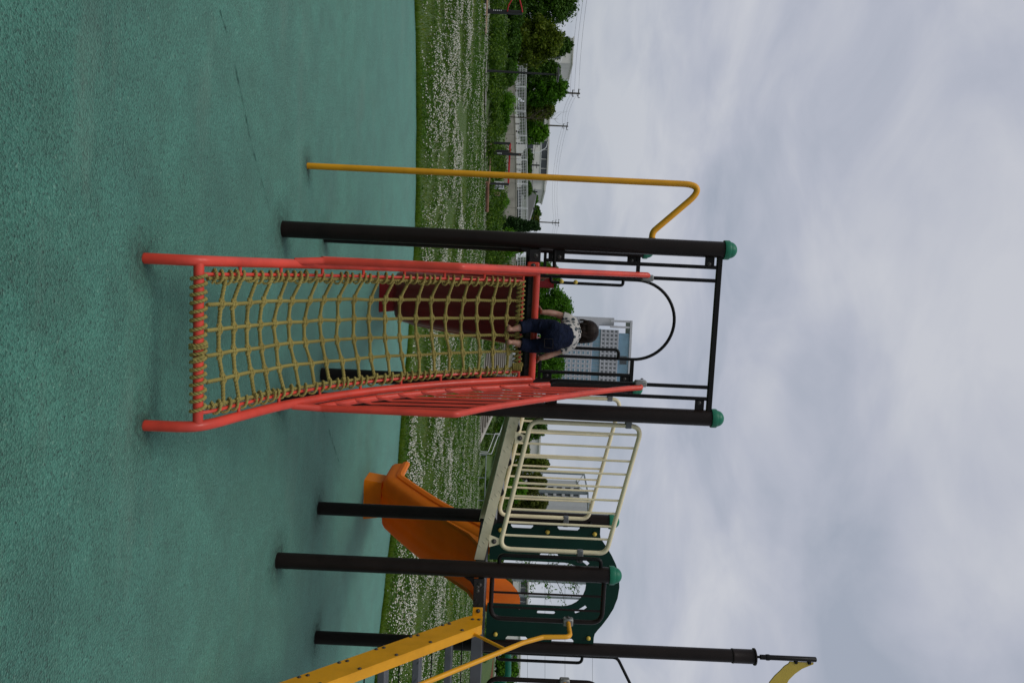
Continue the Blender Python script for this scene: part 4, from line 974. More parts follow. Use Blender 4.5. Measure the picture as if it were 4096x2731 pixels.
tree('conifer', 866, 938, 2160, 1985, 54, 'leaf_cypress', 'tall dark cypress left of the tower post', 10, 9000, .07, trunk_r=.09, clump=.33, top='cone')
for k, (a, b, t, mt, lb) in enumerate(((760, 830, 2152, 'leaf_mid', 'green hillside tree behind the grey roofed shed'), (815, 880, 2163, 'leaf_dark', 'dark hillside tree left of the cypress'), (845, 905, 2158, 'leaf_brown', 'brownish hillside tree just left of the cypress'))):
    tree('hill_tree', a, b, t, 2085, 150, mt, lb, 60 + k, 3500, .24, group='trees on the far hill')
tree('round_tree', 930, 1020, 2110, 1975, 58, 'leaf_light', 'bright green bush tree seen under the tall deck', 12, 4500, .10)
tree('big_tree', 1030, 1180, 2245, 2030, 92, 'leaf_mid', 'green tree behind the red slide top', 13, 7500, .15)
tree('big_tree', 1120, 1330, 2292, 2030, 95, 'leaf_mid', 'large green tree behind the toddler', 14, 11000, .15, trunk_r=.2)
tree('big_tree', 1330, 1570, 2262, 2035, 94, 'leaf_mid', 'green tree right of the toddler in front of the tall hotel', 15, 10000, .15)
tree('big_tree', 1650, 1765, 2190, 2020, 82, 'leaf_dark', 'dark green tree at the upper end of the cream ramp', 16, 5500, .13)
tree('big_tree', 1755, 1840, 2120, 2010, 84, 'leaf_olive', 'low olive tree behind the middle of the cream ramp', 17, 3500, .13)
tree('big_tree', 1815, 1890, 2200, 2030, 90, 'leaf_olive', 'olive tree left of the tall net poles', 18, 4000, .14)
tree('big_tree', 1875, 1975, 2190, 2010, 96, 'leaf_brown', 'brownish tree behind the first net pole', 19, 5500, .15)
tree('big_tree', 1950, 2060, 2192, 2005, 97, 'leaf_brown', 'brownish tree behind the third net pole', 20, 5500, .15)
tree('big_tree', 1905, 2010, 2110, 1995, 80, 'leaf_light', 'light green low tree in front of the net poles', 21, 4000, .11)
tree('big_tree', 2300, 2420, 2055, 1975, 80, 'leaf_brown', 'dull brown tree seen through the green doorway', 22, 3500, .12)
tree('big_tree', 2610, 2760, 2076, 1965, 85, 'leaf_mid', 'round green tree at the right edge behind the stairs', 23, 5000, .13)
# young sparse tree close behind the green board
def young_tree():
    p = wpt(2150, 2290, 17); o = empty('young_tree', (p.x, 17, -.03)); tag(o, 'slender young tree with sparse leaves behind the green doorway', 'tree'); r = random.Random(4)
    tk = MB(); t1 = Vector((.05, 0, 3.4)); tk.tube(smooth_path([(0, 0, -.05), (.03, 0, 1.2), (-.02, 0, 2.3), t1], 5), 1, 7, rfun=lambda t: .03 * (1.1 - .9 * t)); br = []
    for k in range(26):
        z = 1.9 + 1.4 * r.random(); a = r.uniform(0, 2 * math.pi); L = r.uniform(.4, 1.15) * (1.2 - (z - 1.9) / 2.4); s = Vector((0, 0, z)); e = s + Vector((math.cos(a) * L, math.sin(a) * L, L * .35)); tk.tube([s, s.lerp(e, .5) + Vector((0, 0, .06)), e], 1, 5, rfun=lambda t: .009 * (1 - .8 * t)); br.append((s, e))
    tk.build('trunk', M['bark'], o); V = []; rr2 = np.random.default_rng(8)
    for s, e in br:
        for q in range(24):
            t = .3 + .75 * r.random(); c = s.lerp(e, t) + Vector((r.gauss(0, .05), r.gauss(0, .05), r.gauss(0, .05))); d = (Vector((r.gauss(0, 1), r.gauss(0, 1), r.gauss(-.3, .8)))).normalized(); b = d.cross(Vector((r.gauss(0, 1), r.gauss(0, 1), r.gauss(0, 1)))).normalized(); L = r.uniform(.028, .05)
            V += [c, c + d * L + b * L * .32, c + d * L * 2, c + d * L - b * L * .32]
    np_mesh('crown', [tuple(v) for v in V], np.arange(len(V)).reshape(-1, 4), M['leaf_mid'], o)
young_tree()
# bare sapling
def sapling():
    p = wpt(2050, 468, 45); g = height(p.x, 45); o = empty('bare_sapling', (p.x, 45, g)); tag(o, 'leafless thin sapling between the lamp and the white hall', 'tree'); r = random.Random(9); mb = MB(); top = wpt(2235, 470, 45).z - g
    mb.tube([(0, 0, -.1), (.03, 0, top * .6), (.0, 0, top)], 1, 6, rfun=lambda t: .035 * (1.05 - .9 * t)); mb.build('trunk', M['bark'], o); br = MB()
    for k in range(22):
        z = top * r.uniform(.45, .97); s = r.choice((-1, 1)); L = r.uniform(.3, .9); br.tube([(0, 0, z), (s * L * .5, 0, z + L * .5), (s * L * .7, 0, z + L * 1.1)], 1, 4, rfun=lambda t: .008 * (1 - .7 * t))
    tag(br.build('twigs', M['bark'], o), kind='stuff')
sapling()
# rough hedge and undergrowth beyond the path
def undergrowth():
    r = random.Random(3); blobs = []
    for k in range(420):
        x = r.uniform(-24, 1.0); y = path_y(x) + r.uniform(1.2, 11); blobs.append((x, y, height(x, y) + r.uniform(.12, .42), r.uniform(.25, .55), .75))
    tag(crown_mesh('undergrowth', blobs, 52000, .065, M['leaf_scrub'], None, 33, shell=.3), 'rough green undergrowth between path and concrete wall', 'undergrowth', kind='stuff'); blobs = []
    for k in range(330):
        x = r.uniform(5.2, 27); y = path_y(x) + r.uniform(1.6, 11); blobs.append((x, y, height(x, y) + r.uniform(.0, .22), r.uniform(.25, .5), .6))
    tag(crown_mesh('bank_cover', blobs, 36000, .07, M['leaf_scrub'], None, 34, shell=.3), 'low green plants covering the bank right of the steps', 'ground cover', kind='stuff')
undergrowth()
for k, (ny, nx, rad, Y, mt, lb) in enumerate(((395, 1990, .75, 43, 'leaf_light', 'pale flowering shrub right of the black park lamp'), (480, 1995, .55, 44, 'leaf_mid', 'green shrub below the bare sapling'), (300, 1995, .7, 44, 'leaf_dark', 'dark shrub at the foot of the black park lamp'), (800, 1990, .6, 48, 'leaf_light', 'light shrub beside the brown notice board'), (955, 1985, .8, 52, 'leaf_light', 'leafy shrub between tower post and red rail'), (1005, 2000, .9, 53, 'leaf_mid', 'leafy shrub beside the left red rail'), (1840, 1975, 1.0, 57, 'leaf_mid', 'shrub on the bank under the cream ramp'), (1700, 1985, 1.0, 56, 'leaf_mid', 'rounded shrub beside the step handrail'))):
    p = wpt(nx, ny, Y); g = height(p.x, Y); o = empty('shrub', (p.x, Y, g)); tag(o, lb, 'shrub', 'shrubs along the bank'); r = random.Random(k + 70)
    crown_mesh('foliage', [(r.gauss(0, rad * .4), r.gauss(0, rad * .3), rad * r.uniform(.3, 1.1), rad * r.uniform(.3, .5)) for q in range(14)], 2600, .06, M[mt], o, 80 + k, shell=.35)
    st = MB()
    for q in range(5): st.tube([(r.uniform(-.05, .05), 0, -.05), (r.gauss(0, rad * .3), r.gauss(0, rad * .2), rad * .9)], .015, 5)
    tag(st.build('stems', M['bark'], o), kind='stuff')

# ------------------------------------------------------------------ retaining wall, white fence, steps
WALLP = [(wpt(2048, ny, 75).x, zt) for ny, zt in ((150, 1.05), (420, 1.15), (560, 1.45), (720, 1.7), (900, 1.95), (1100, 2.05), (1600, 2.1))]
def wall_z(x): return float(np.interp(x, [a for a, b in WALLP], [b for a, b in WALLP]))
rw = empty('retaining_wall', (WALLP[0][0], 75, .3)); tag(rw, 'long pale concrete wall under the white fence', 'wall')
xs = np.arange(WALLP[0][0], WALLP[-1][0], 2.4)
for x in xs:
    L = 2.4; q = [(x + .012, wall_z(x)), (x + L - .012, wall_z(x + L))]
    part(MB().prism([(q[0][0] - WALLP[0][0], -.9), (q[1][0] - WALLP[0][0], -.9), (q[1][0] - WALLP[0][0], q[1][1] - .3), (q[0][0] - WALLP[0][0], q[0][1] - .3)], lambda a, z, d: Vector((a, d, z)), 0, .3), 'wall_panel', 'concrete', rw)
    part(MB().prism([(q[0][0] - WALLP[0][0], q[0][1] - .3), (q[1][0] - WALLP[0][0], q[1][1] - .3), (q[1][0] - WALLP[0][0], q[1][1] - .22), (q[0][0] - WALLP[0][0], q[0][1] - .22)], lambda a, z, d: Vector((a, d, z)), -.04, .34), 'coping', 'concrete', rw)
fn = empty('white_fence', (WALLP[0][0], 75.15, .3)); tag(fn, 'white metal fence with close uprights along the wall top', 'fence')
for x in xs:
    L = 2.4; a0 = x - WALLP[0][0]; z0, z1 = wall_z(x) - .2, wall_z(x + L) - .2; zz = lambda t: z0 + (z1 - z0) * t
    p = part(MB().box((a0 - .05, -.05, z0), (a0 + .05, .05, z0 + 1.06)), 'fence_post', 'white_rail', fn)
    for h, t in ((.12, .022), (.40, .016), (.66, .016), (.92, .022), (1.04, .03)):
        part(MB().prism([(a0, z0 + h - t), (a0 + L, z1 + h - t), (a0 + L, z1 + h + t), (a0, z0 + h + t)], lambda a, z, d: Vector((a, d, z)), -.02, .02), 'fence_rail', 'white_rail', fn)
    mb = MB()
    for k in range(1, 16): t = k / 16; mb.box((a0 + L * t - .015, -.012, zz(t) + .12), (a0 + L * t + .015, .012, zz(t) + .92))
    tag(part(mb, 'fence_bars', 'white_rail', fn), kind='stuff')
# steps up the bank
sx0, sx1, sy = wpt(1925, 1300, 50.5).x, wpt(1925, 1752, 50.5).x, 50.6
st = empty('bank_steps', (sx0, sy, 0)); tag(st, 'wide flight of grey concrete steps up the grass bank', 'steps')
NS = 11
for k in range(NS):
    z = .14 * (k + 1); y = .36 * k; w1 = (sx1 - sx0) - .32 * k
    part(MB().bbox((0, y, z - .20 if k else -.1), (w1, y + .40, z), .01), 'step', 'concrete', st)
    part(MB().box((.0, y - .012, z - .14), (w1, y - .001, z - .03)), 'riser', 'concrete_dark', st)
ch = MB().prism([(0, -.1), (.36 * NS, .14 * NS - .1), (.36 * NS, .14 * NS + .12), (0, .14)], lambda a, z, d: Vector((d + (sx1 - sx0) - .32 / .36 * a, a, z)), .02, .32); part(ch, 'side_kerb', 'concrete', st)
hr1 = empty('step_handrail', (sx1 + .9, sy, .1)); tag(hr1, 'double white handrail stepping up beside the bank steps', 'handrail')
P = [(0, 0, .0), (0, 0, .55), (-1.1, 1.2, .95), (-1.1, 1.2, 1.25), (-2.6, 3.2, 1.75), (-3.6, 4.4, 1.85)]
for dz, dx in ((0, 0), (.22, .12)): part(MB().tube(fillet([(a + dx, b, c + (dz if c > .1 else 0)) for a, b, c in P], .06, 4), .02, 8), 'rail', 'white_rail', hr1)
for a, b, c in P[2:]: part(MB().tube([(a + .05, b, c + .1), (a + .05, b, c - .75)], .022, 6), 'baluster', 'white_rail', hr1)
bp = empty('bank_pipe_rail', (sx1 + 1.2, 51.2, .2)); tag(bp, 'low dark pipe rail along the foot of the bank', 'rail')
part(MB().tube([(0, 0, .32), (5, .9, .34), (10, 2.6, .36), (20, 8, .4)], .035, 8), 'rail', 'steel', bp)
for k in range(7): part(MB().tube([(k * 1.6, k * .3, -.2), (k * 1.6, k * .3, .32)], .03, 6), 'rail_post', 'steel', bp)

# ------------------------------------------------------------------ exercise frames, signs and bench across the meadow
def ex_post(o, x, y, h, w=.075): return part(MB().bbox((x - w, y - w, -.1), (x + w, y + w, h), .01), 'upright', 'dark_metal', o)
p = gpt(1934, 45); Yb = p.y; g0 = -.02
e1 = empty('exercise_frame', (p.x, Yb, g0)); tag(e1, 'black exercise post with red loop handles and a sit-up bench', 'exercise frame')
up = ex_post(e1, 0, 0, wpt(2092, 52, Yb).z, .07); k1 = lambda nx, ny: wpt(nx, ny, Yb) - Vector((p.x, Yb, g0))
for q in range(5): part(MB().box((-.04, -.078, .42 + q * .075), (.0, -.0715, .45 + q * .075)), 'label_mark', 'white_rail', up)
part(MB().tube(fillet([(.0, -.08, k1(2030, 40).z), (-.12, -.35, k1(2034, 35).z), (-.42, -.5, k1(2055, 5).z), (-.42, -.5, k1(2075, 5).z), (-.1, -.3, k1(2086, 35).z), (0, -.08, k1(2090, 45).z)], .06, 5), .026, 8), 'loop_handle', 'signred', e1)
x0, x1 = k1(1945, -60).x, k1(1945, 152).x
part(MB().bbox((x0, -.32, k1(1941, 80).z - .03), (x1, -.08, k1(1941, 80).z + .02), .008), 'bench_frame', 'dark_metal', e1); part(MB().bbox((x0, -.30, k1(1944, 80).z - .01), (x1 - .1, .02, k1(1944, 80).z + .05), .01), 'bench_board', 'wood', e1)
for xx in (x1 - .05, x0 + .1, -.1): part(MB().bbox((xx - .04, -.26, -.1), (xx + .04, -.14, k1(1941, 80).z - .031), .006), 'bench_leg', 'dark_metal', e1)
part(MB().bbox((-.12, -.42, .03), (.32, -.12, .12), .01), 'base_cover', 'grey_wall', e1)
p = gpt(1942, 605); Yb = p.y; e2 = empty('pull_up_bars', (p.x, Yb, g0)); tag(e2, 'row of black posts joined by a red pull-up bar', 'exercise frame'); k2 = lambda nx, ny: wpt(nx, ny, Yb) - Vector((p.x, Yb, g0))
for ny, nt in ((573, 2042), (605, 2041), (736, 2036)): ex_post(e2, k2(2000, ny).x, 0, k2(nt, ny).z, .055)
tp_ = ex_post(e2, k2(2000, 620).x, -.25, k2(2086, 622).z, .06)
for q in range(4): part(MB().box((k2(2000, 620).x - .03, -.318, .62 + q * .07), (k2(2000, 620).x + .02, -.3115, .66 + q * .07)), 'label_mark', 'white_rail', tp_)
a, b = k2(2040, 573), k2(2034, 736); part(MB().bbox((a.x, -.04, (a.z + b.z) / 2 - .045), (b.x, .04, (a.z + b.z) / 2 + .045), .01), 'cross_bar', 'signred', e2)
part(MB().tube([(k2(2000, 610).x, -.1, k2(2035, 610).z), (k2(2000, 622).x, -.3, k2(2080, 624).z)], .035, 8), 'brace', 'brown', e2)
part(MB().bbox((k2(1945, 573).x, -.2, .26), (k2(1945, 736).x, -.02, .33), .01), 'bench_board', 'wood', e2)
p = gpt(1944, 745); Yb = p.y + 1; s1 = empty('notice_sign', (p.x, Yb, 0)); tag(s1, 'back of a white notice sign with three grey braces', 'sign'); k3 = lambda nx, ny: wpt(nx, ny, Yb) - Vector((p.x, Yb, 0))
a, b = k3(1976, 725), k3(2016, 758); bd = part(MB().bbox((a.x, 0, a.z), (b.x, .02, b.z), .03), 'sign_board', 'white_rail', s1)
for xx in (a.x * .7 + b.x * .3, a.x * .3 + b.x * .7): part(MB().tube([(xx, -.03, -.1), (xx, -.03, b.z - .05)], .022, 6), 'sign_post', 'steel', s1)
for t in (.15, .5, .85): part(MB().bbox((a.x + .05, -.035, a.z + (b.z - a.z) * t - .02), (b.x - .05, -.008, a.z + (b.z - a.z) * t + .02), .004), 'brace', 'steel', s1)
p = gpt(1944, 772); Yb = p.y + 1; s2 = empty('notice_board', (p.x, Yb, 0)); tag(s2, 'small brown notice board on a thin post', 'sign'); k3 = lambda nx, ny: wpt(nx, ny, Yb) - Vector((p.x, Yb, 0))
a, b = k3(1975, 766), k3(2000, 784); part(MB().bbox((a.x, 0, a.z), (b.x, .03, b.z), .01), 'sign_board', 'wood', s2); part(MB().bbox((a.x - .02, .032, a.z - .02), (b.x + .02, .06, b.z + .02), .01), 'back_frame', 'cap', s2); part(MB().tube([((a.x + b.x) / 2, .015, -.1), ((a.x + b.x) / 2, .015, a.z + .02)], .025, 6), 'sign_post', 'brown', s2)
p = gpt(1932, 785); a, b = gpt(1932, 728), gpt(1930, 845); lg = empty('log_barrier', (a.x, a.y, 0)); tag(lg, 'long brown timber barrier lying low across the meadow', 'barrier'); d = b - a; d.z = 0
part(MB().tube([(0, 0, .22), tuple(d * .5 + Vector((0, 0, .225))), tuple(d + Vector((0, 0, .22)))], .10, 10), 'beam', 'brown', lg)
for t in (.08, .5, .92): q = d * t; part(MB().tube([(q.x, q.y, -.1), (q.x, q.y, .13)], .06, 8), 'beam_foot', 'brown', lg)
def lamp(name, lb, nyb, nxt, Y, r, mat, kind):
    p = wpt(2000, nyb, Y); g = height(p.x, Y); o = empty(name, (p.x, Y, g)); tag(o, lb, 'lamp post'); top = wpt(nxt, nyb + 15, Y)
    h = top.z - g
    if kind == 'disc':
        part(MB().tube([(0, 0, -.1), (.03, 0, h - .02)], 1, 8, rfun=lambda t: r * (1.2 - .4 * t)), 'pole', mat, o); part(MB().lathe((.03, 0, h), [(.05, -.14), (.08, -.05), (.34, -.03), (.36, 0), (.30, .05), (.05, .08)], 18), 'lamp_head', mat, o); part(MB().lathe((.03, 0, h), [(.30, -.035), (.30, -.045), (.05, -.05)], 18), 'diffuser', 'white_rail', o)
    else:
        s = kind; part(MB().tube(fillet([(0, 0, -.1), (0, 0, h * .78), (s * h * .14, 0, h * .98), (s * h * .26, 0, h)], h * .12, 10), 1, 8, rfun=lambda t: r * (1.1 - .5 * t)), 'pole', mat, o); part(MB().bbox((s * h * .26 - .12, -.09, h - .05), (s * h * .26 + .30 * (1 if s > 0 else -.0) + .05, .09, h + .06), .02), 'lamp_head', mat, o)
lamp('park_lamp', 'thin black park lamp with a flat disc head', 286, 2231, gpt(1939, 286).y + .5, .05, 'dark_metal', 'disc')
lamp('street_lamp', 'curved grey street lamp in front of the clock building', 265, 2246, 88, .07, 'white_rail', -1)
lamp('street_lamp', 'curved grey street lamp in front of the white hall', 604, 2187, 100, .06, 'white_rail', -1)

# ------------------------------------------------------------------ utility poles and wires
POLES = []
def upole(lb, ny, nxt, Y, arms):
    p = wpt(nxt, ny, Y); o = empty('utility_pole', (p.x, Y, height(p.x, Y))); tag(o, lb, 'utility pole', 'utility poles behind the park'); h = p.z - height(p.x, Y)
    part(MB().tube([(0, 0, -.2), (0, 0, h)], 1, 10, rfun=lambda t: .19 - .07 * t), 'pole', 'concrete_dark', o)
    for dz, L in arms:
        c = part(MB().bbox((-.06, -L, h - dz - .05), (.06, L, h - dz + .05), .01), 'crossarm', 'dark_metal', o)
        c2 = part(MB().bbox((-L * .55, -.05, h - dz - .04), (L * .55, .05, h - dz + .04), .01), 'crossarm', 'dark_metal', o)
        for s in (-.5, 0, .5): part(MB().lathe((s * L, 0, h - dz + .05), [(.05, 0), (.06, .06), (.03, .1), (.06, .16), (.02, .24)], 8), 'insulator', 'concrete_dark', o)
    POLES.append(Vector((p.x, Y, p.z)))
upole('tall utility pole with a square bracket at its top', 375, 2320, 110, ((.25, 1.2), (1.1, .9)))
upole('utility pole in front of the white hall', 506, 2272, 138, ((.2, 1.3), (.9, .8)))
upole('distant utility pole left of the cypress', 892, 2237, 175, ((.2, 1.5), (.9, 1.2), (1.6, .8)))
for k, (ny, nxt, Y) in enumerate(((578, 2160, 120), (662, 2158, 122), (768, 2150, 125), (836, 2145, 128))): 
    p = wpt(nxt, ny, Y); o = empty('short_pole', (p.x, Y, height(p.x, Y))); tag(o, ('dark thin pole before the white hall, leftmost of four', 'dark thin pole before the white hall, second of four', 'dark thin pole right of the white hall, third of four', 'dark thin pole before the grey roofed shed, last of four')[k], 'pole', 'short poles by the white hall'); part(MB().tube([(0, 0, -.2), (0, 0, p.z - height(p.x, Y))], .12, 8), 'pole', 'dark_metal', o); part(MB().box((-.5, -.05, p.z - height(p.x, Y) - .5), (.5, .05, p.z - height(p.x, Y) - .4)), 'crossarm', 'dark_metal', o)
def wire(a, b, sag, lb, r=.014):
    P = [a.lerp(b, t) - Vector((0, 0, sag * 4 * t * (1 - t))) for t in np.linspace(0, 1, 18)]; o = MB().tube(P, r, 5).build('power_line', M['wire']); tag(o, lb, 'wire', 'power lines behind the park')
nm = ('highest', 'second', 'lowest')
for k in range(3):
    z = Vector((0, 0, -.25 - .55 * k)); y = Vector((0, (k - 1) * .8, 0))
    wire(POLES[0] + z + y, wpt(2420 - 14 * k, -420, 70), .5, '%s of three power lines running off to the left edge' % nm[k])
    wire(POLES[0] + z + y, POLES[1] + z * .6 + y, .5, '%s of three power lines between the two nearer utility poles' % nm[k])
    wire(POLES[1] + z * .8 + y, POLES[2] + z * .8 + y, 1.0, '%s of three power lines crossing above the white hall' % nm[k])
    wire(POLES[2] + z * .8 + y, wpt(2195 - 9 * k, 1300, 230), 1.0, '%s of three power lines right of the distant pole' % nm[k])
wire(wpt(2140, 380, 122), wpt(2140, 640, 122), .3, 'low cable in front of the white hall windows'); wire(wpt(2145, 560, 121), wpt(2140, 900, 128), .5, 'thick low cable passing behind the yellow pole', .03)

# ------------------------------------------------------------------ buildings
def bframe(ny0, ny1, nxt, Y):
    a, b = wpt(2030, ny0, Y), wpt(2030, ny1, Y); top = wpt(nxt, (ny0 + ny1) / 2, Y).z; return a.x, b.x, top
# tall hotel
HY = 550
def hotel():
    x0, x1, _ = bframe(1300, 1528, 2470, HY); o = empty('hotel_tower', (x0, HY, 1.5)); tag(o, 'tall pale grey hotel tower with rows of small windows', 'building')
    Z = lambda nx, ny=1410: wpt(nx, ny, HY).z - 1.5
    W = x1 - x0; zl, zg_, zu, zr, zt = Z(2368), Z(2400), Z(2472), Z(2518), Z(2527)
    part(MB().box((0, 0, 0), (W, 26, zl)), 'lower_block', 'hotel_wall', o); part(MB().box((-.4, .8, zl + .02), (W - .4, 26, zg_)), 'glass_band', 'glass_blue', o); up_ = part(MB().box((0, .3, zg_ + .02), (W, 25, zu)), 'upper_block', 'hotel_wall', o)
    pen = part(MB().box((2, 3, zu + .02), (W - 1, 23, zr)), 'penthouse', 'glass_blue', o)
    part(MB().box((-7.5, 2.5, zr + .02), (W, 24, zt)), 'roof_slab', 'hotel_pale', o)
    for xx in (-7.4, -3.2, W - 1.6): part(MB().box((xx, 2.7, zu - 6), (xx + 1.5, 4.2, zr)), 'roof_pillar', 'hotel_pale', o)
    part(MB().box((-9.0, 6, 0), (-3.4, 24, Z(2462, 1270))), 'side_wing', 'hotel_pale', o); part(MB().box((-3.38, 4, 0), (-.02, 24, Z(2400, 1290))), 'side_wing', 'hotel_wall', o)
    part(MB().box((W * .45, 2.8, zu + 2), (W * .45 + 6, 2.98, zu + 7)), 'roof_window', 'glass_dark', pen)
    win = None; nc, nr = 14, 4; cw = W / nc; rh = (zu - zg_) / (nr + .3)
    rb_ = None; frame = None
    for c in range(nc):
        for r in range(nr):
            xx, zz = c * cw + cw * .36, zg_ + rh * (r + .42)
            if win is None: win = part(MB().box((-.75, 0, 0), (.75, .12, 1.5)), 'window', M['glass_hotel'], o); win.location = (xx, .2, zz)
            else: link_copy(win, o, (xx, .2, zz))
    for c in range(nc + 1): part(MB().box((c * cw - .12, .05, zg_ + .02), (c * cw + .12, .28, zu)), 'pier', 'hotel_pale', o)
    for r in range(nr + 1): part(MB().box((0, .12, zg_ + rh * r + .25), (W, .29, zg_ + rh * r + .5)), 'floor_band', 'hotel_pale', o)
    nc2, rh2 = 13, 3.35; lw = None; sh_ = None; cw2 = W / nc2
    for c in range(nc2):
        for r in range(1, 13):
            zz = zl - 3.6 - rh2 * (r - 1)
            if zz < 18: continue
            if lw is None: lw = part(MB().box((-.85, 0, 0), (.85, .15, 1.7)), 'window', 'glass_blue', o); lw.location = ((c + .5) * cw2, -.1, zz); sh_ = part(MB().box((-.85, -.06, 1.45), (.85, -.005, 1.7)), 'blind', 'white_rail', lw)
            else:
                n = link_copy(lw, o, ((c + .5) * cw2, -.1, zz)); link_copy(sh_, n)
    for c in range(nc2 + 1): part(MB().box((c * cw2 - .16, -.3, 0), (c * cw2 + .16, -.005, zl)), 'pier', 'hotel_pale', o)
    for r in range(14): part(MB().box((0, -.2, zl - rh2 * r - .75), (W, -.01, zl - rh2 * r - .45)), 'floor_band', 'hotel_pale', o)
    for c in range(0, 16): part(MB().box((c * W / 16 - .06, .62, zl + .1), (c * W / 16 + .06, .78, zg_)), 'mullion', 'hotel_pale', o)
hotel()
def block(name, lb, ny0, ny1, nxt, Y, depth, mat, rows=0, cols=0, roof=None, wsize=(1.2, 1.3), z0=.5, base=1.0, glass='glass_dark', zwin=None):
    x0, x1, top = bframe(ny0, ny1, nxt, Y); o = empty(name, (x0, Y, base)); tag(o, lb, 'building'); W, H = x1 - x0, top - base
    part(MB().box((0, 0, -1), (W, depth, H)), 'walls', mat, o)
    part(MB().box((-.25, -.25, H + .01), (W + .25, depth + .25, H + .3)), 'roof_edge', roof or mat, o)
    win = None; fr = None
    for r in range(rows):
        for c in range(cols):
            xx = W * (c + .5) / cols; zz = (H * (r + .35) / max(1, rows)) if zwin is None else zwin[r]
            if win is None:
                win = part(MB().box((-wsize[0] / 2, -.04, 0), (wsize[0] / 2, .05, wsize[1])), 'window', glass, o); win.location = (xx, 0, zz); fr = part(MB().box((-wsize[0] / 2 - .08, -.10, -.1), (wsize[0] / 2 + .08, .0, -.01)), 'sill', 'white_rail', win)
            else: link_copy(fr, link_copy(win, o, (xx, 0, zz)))
    return o, W, H
ck, W, H = block('clock_building', 'white school building with a clock high on its wall', 140, 242, 2290, 190, 12, 'white_wall', 1, 2, wsize=(1.4, 1.6), zwin=[9])
cc = Vector((W * .38, -.08, H - 3.0)); cf = part(MB().lathe((0, 0, 0), [(1.55, 0), (1.55, .05)], 32, Matrix.Translation(cc) @ Matrix.Rotation(R(90), 4, 'X')), 'clock_face', 'white_wall', ck)
for k in range(12):
    a = k * R(30); d = Vector((math.sin(a), 0, math.cos(a))); part(MB().tube([cc + d * 1.15 + Vector((0, -.08, 0)), cc + d * 1.5 + Vector((0, -.08, 0))], .07, 5), 'hour_mark', 'dark_metal', cf)
for a, L in ((R(172), 1.15), (R(185), .8)): d = Vector((math.sin(a), 0, math.cos(a))); part(MB().tube([cc - d * .15 + Vector((0, -.1, 0)), cc + d * L + Vector((0, -.1, 0))], .07, 5), 'clock_hand', 'dark_metal', cf)
block('clock_building', 'low white school wing beside the clock wall', 205, 330, 2205, 195, 12, 'white_wall', 2, 4, wsize=(2, 1.4))
block('white_hall', 'long white hall with dark upper windows behind the fence', 555, 705, 2189, 150, 16, 'white_wall', 2, 4, wsize=(1.7, 1.3), zwin=[2.6, 5.6])
block('white_hall', 'pale end of the white hall right of the yellow pole', 690, 752, 2178, 151, 15, 'white_wall')
block('white_hall', 'white school wing with a flat roof left of the white hall', 455, 552, 2194, 156, 15, 'white_wall', 2, 4, wsize=(1.8, 1.4))
sh, W, H = block('grey_shed', 'low pale building with a big sloping grey roof', 765, 892, 2098, 125, 10, 'white_wall', 1, 4, wsize=(1.6, 1.0))
part(MB().prism([(-.4, H + .31), (W * .98, H + .31), (W * .98, H + .75), (W * .10, H + 1.9)], lambda x, z, d: Vector((x, d, z)), -.6, 10.6), 'roof', 'roof', sh)
block('low_white_building', 'long low white building at the upper end of the ramp', 1610, 1832, 2158, 128, 10, 'white_wall', 1, 9, wsize=(1.3, 1.0), zwin=[4.2])
ap, W, H = block('apartment_block', 'apartment block with dark balconies beyond the net poles', 1935, 2014, 2316, 260, 12, 'grey_wall')
bal = None
for r in range(8):
    for c in range(4):
        xx, zz = W * (c + .1) / 4, 5.2 + (H - 6.0) * r / 7.4
        q = part(MB().box((0, -.06, 0), (W / 4 * .78, .2, 1.75)), 'balcony', 'glass_dark', ap); q.location = (xx, 0, zz)
        part(MB().box((-.1, -.8, -1.0), (W / 4 * .82, -.1, -.05)), 'parapet', 'grey_wall', q)
block('grey_block', 'plain pale grey block right of the apartment balconies', 2012, 2075, 2362, 235, 12, 'grey_wall')
block('white_flats', 'white flats with small windows seen through the green doorway', 2318, 2430, 2108, 130, 10, 'white_wall', 2, 4, wsize=(1.1, 1.3), zwin=[2.2, 4.8])
block('white_flats', 'pale house above the round tree at the right edge', 2600, 2720, 2078, 190, 10, 'white_wall', 1, 3, wsize=(1.2, 1.3), zwin=[5.5])
tr_, W, H = block('track_stand', 'red-brown running track bank with wooden seats at the right edge', 2600, 2800, 1958, 68, 2, 'track', base=.4)
for k in range(3): part(MB().box((.3, -1.2 + .3 * k, .2 + .28 * k), (W, -.95 + .3 * k, .26 + .28 * k)), 'seat_plank', 'wood', tr_)
# ball-stop net on tall steel poles
nf = empty('ball_stop_net', (wpt(2100, 1885, 112).x, 112, 1.0)); tag(nf, 'tall ball-stop net on grey steel poles behind the ramp railing', 'net fence')
KX = lambda nx, ny, Y=112: wpt(nx, ny, Y) - Vector((wpt(2100, 1885, 112).x, 112, 1.0))
tops = []
for ny, nxt, dy in ((1893, 2336, 0), (1972, 2352, 8), (1996, 2308, 20)):
    q = KX(nxt, ny, 112 + dy); part(MB().tube([(q.x, dy, -.5), (q.x, dy, q.z)], .26, 10), 'net_pole', 'steel', nf); tops.append(q)
part(MB().tube([tops[0], tops[1]], .12, 6), 'top_beam', 'steel', nf); part(MB().tube([tops[0], tops[0].lerp(tops[1], .6) - Vector((0, 0, 1.6)), tops[1]], .05, 5), 'stay_cable', 'steel', nf)
q = KX(2352, 2130, 120); part(MB().tube([tops[1], q], .12, 6), 'top_beam', 'steel', nf)
part(MB().add([(tops[0].x, .05, 0), (tops[1].x, 8.05, 0), (tops[1].x, 8.05, tops[1].z), (tops[0].x, .05, tops[0].z)], [(0, 1, 2, 3)]), 'netting', 'netting', nf)
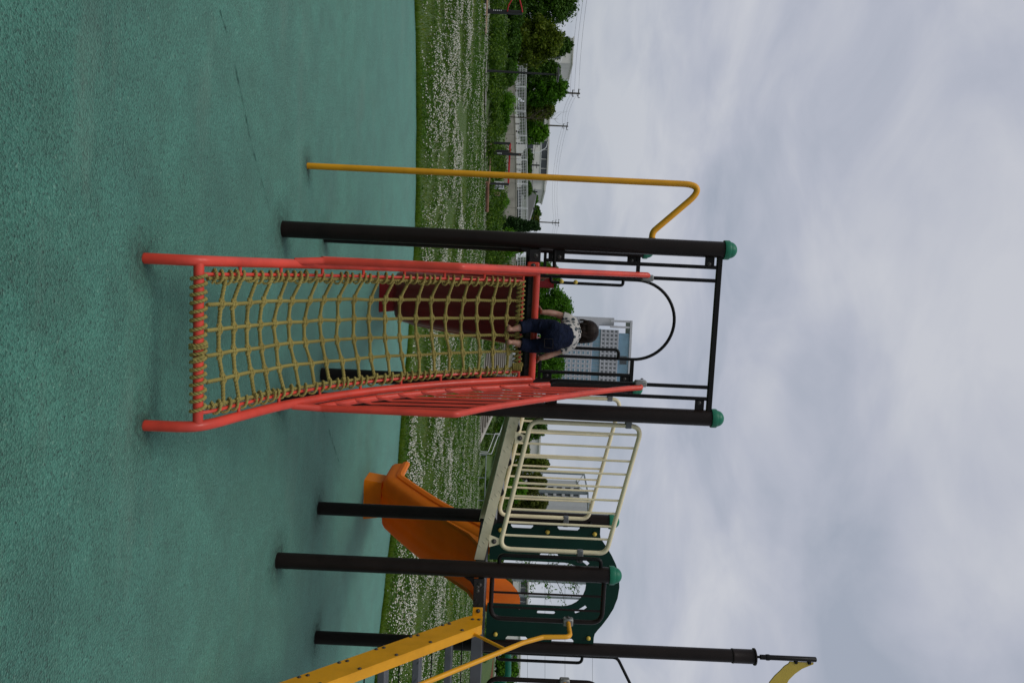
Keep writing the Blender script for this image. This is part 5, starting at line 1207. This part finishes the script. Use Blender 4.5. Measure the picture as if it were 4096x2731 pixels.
part(MB().add([(tops[1].x, 8.1, 0), (q.x, 8.1, 0), (q.x, 8.1, q.z), (tops[1].x, 8.1, tops[1].z)], [(0, 1, 2, 3)]), 'netting', 'netting', nf)
nf2 = empty('ball_stop_net', (wpt(2100, 2330, 118).x, 118, 1.0)); tag(nf2, 'tall net poles with cables seen through the green doorway', 'net fence')
for k, ny in enumerate((2335, 2397, 2625, 2760)):
    q = wpt(2420, ny, 118) - Vector((wpt(2100, 2330, 118).x, 118, 1.0)); part(MB().tube([(q.x, 0, -.5), (q.x, 0, q.z)], .09 if k > 1 else .18, 8), 'net_pole', 'steel', nf2)
for nx in (2110, 2180, 2260, 2370):
    a, b = (wpt(nx, y_, 118) - Vector((wpt(2100, 2330, 118).x, 118, 1.0)) for y_ in (2335, 2760)); part(MB().tube([a, b], .025, 5), 'cable', 'steel', nf2)

# ------------------------------------------------------------------ contact shade painted on dark noisy discs round every foot in the rubber
def shade_feet():
    m = Mat('foot_shade'); ln = m.N.new('ShaderNodeVectorMath'); ln.operation = 'LENGTH'; m.L.new(m.tc.outputs['Object'], ln.inputs[0])
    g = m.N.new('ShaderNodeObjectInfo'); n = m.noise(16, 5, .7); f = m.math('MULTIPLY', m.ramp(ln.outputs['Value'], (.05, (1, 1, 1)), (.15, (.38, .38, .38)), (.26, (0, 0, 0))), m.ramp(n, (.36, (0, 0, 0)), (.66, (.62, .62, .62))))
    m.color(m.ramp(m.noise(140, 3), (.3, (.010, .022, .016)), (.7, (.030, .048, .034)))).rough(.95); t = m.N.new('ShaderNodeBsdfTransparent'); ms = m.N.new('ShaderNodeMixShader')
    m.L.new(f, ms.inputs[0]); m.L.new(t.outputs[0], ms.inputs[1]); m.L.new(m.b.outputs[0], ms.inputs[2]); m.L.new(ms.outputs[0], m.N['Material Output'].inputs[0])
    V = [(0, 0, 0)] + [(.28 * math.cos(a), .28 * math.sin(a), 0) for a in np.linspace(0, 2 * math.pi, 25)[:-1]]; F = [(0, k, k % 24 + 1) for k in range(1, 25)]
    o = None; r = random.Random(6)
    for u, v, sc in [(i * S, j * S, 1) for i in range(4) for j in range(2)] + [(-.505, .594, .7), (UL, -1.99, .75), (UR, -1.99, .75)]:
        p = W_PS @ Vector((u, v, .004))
        if o is None: o = MB().add(V, F).build('contact_shade', m.m, rs); c = o
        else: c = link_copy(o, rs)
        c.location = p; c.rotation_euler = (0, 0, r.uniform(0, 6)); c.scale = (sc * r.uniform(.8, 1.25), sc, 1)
shade_feet()
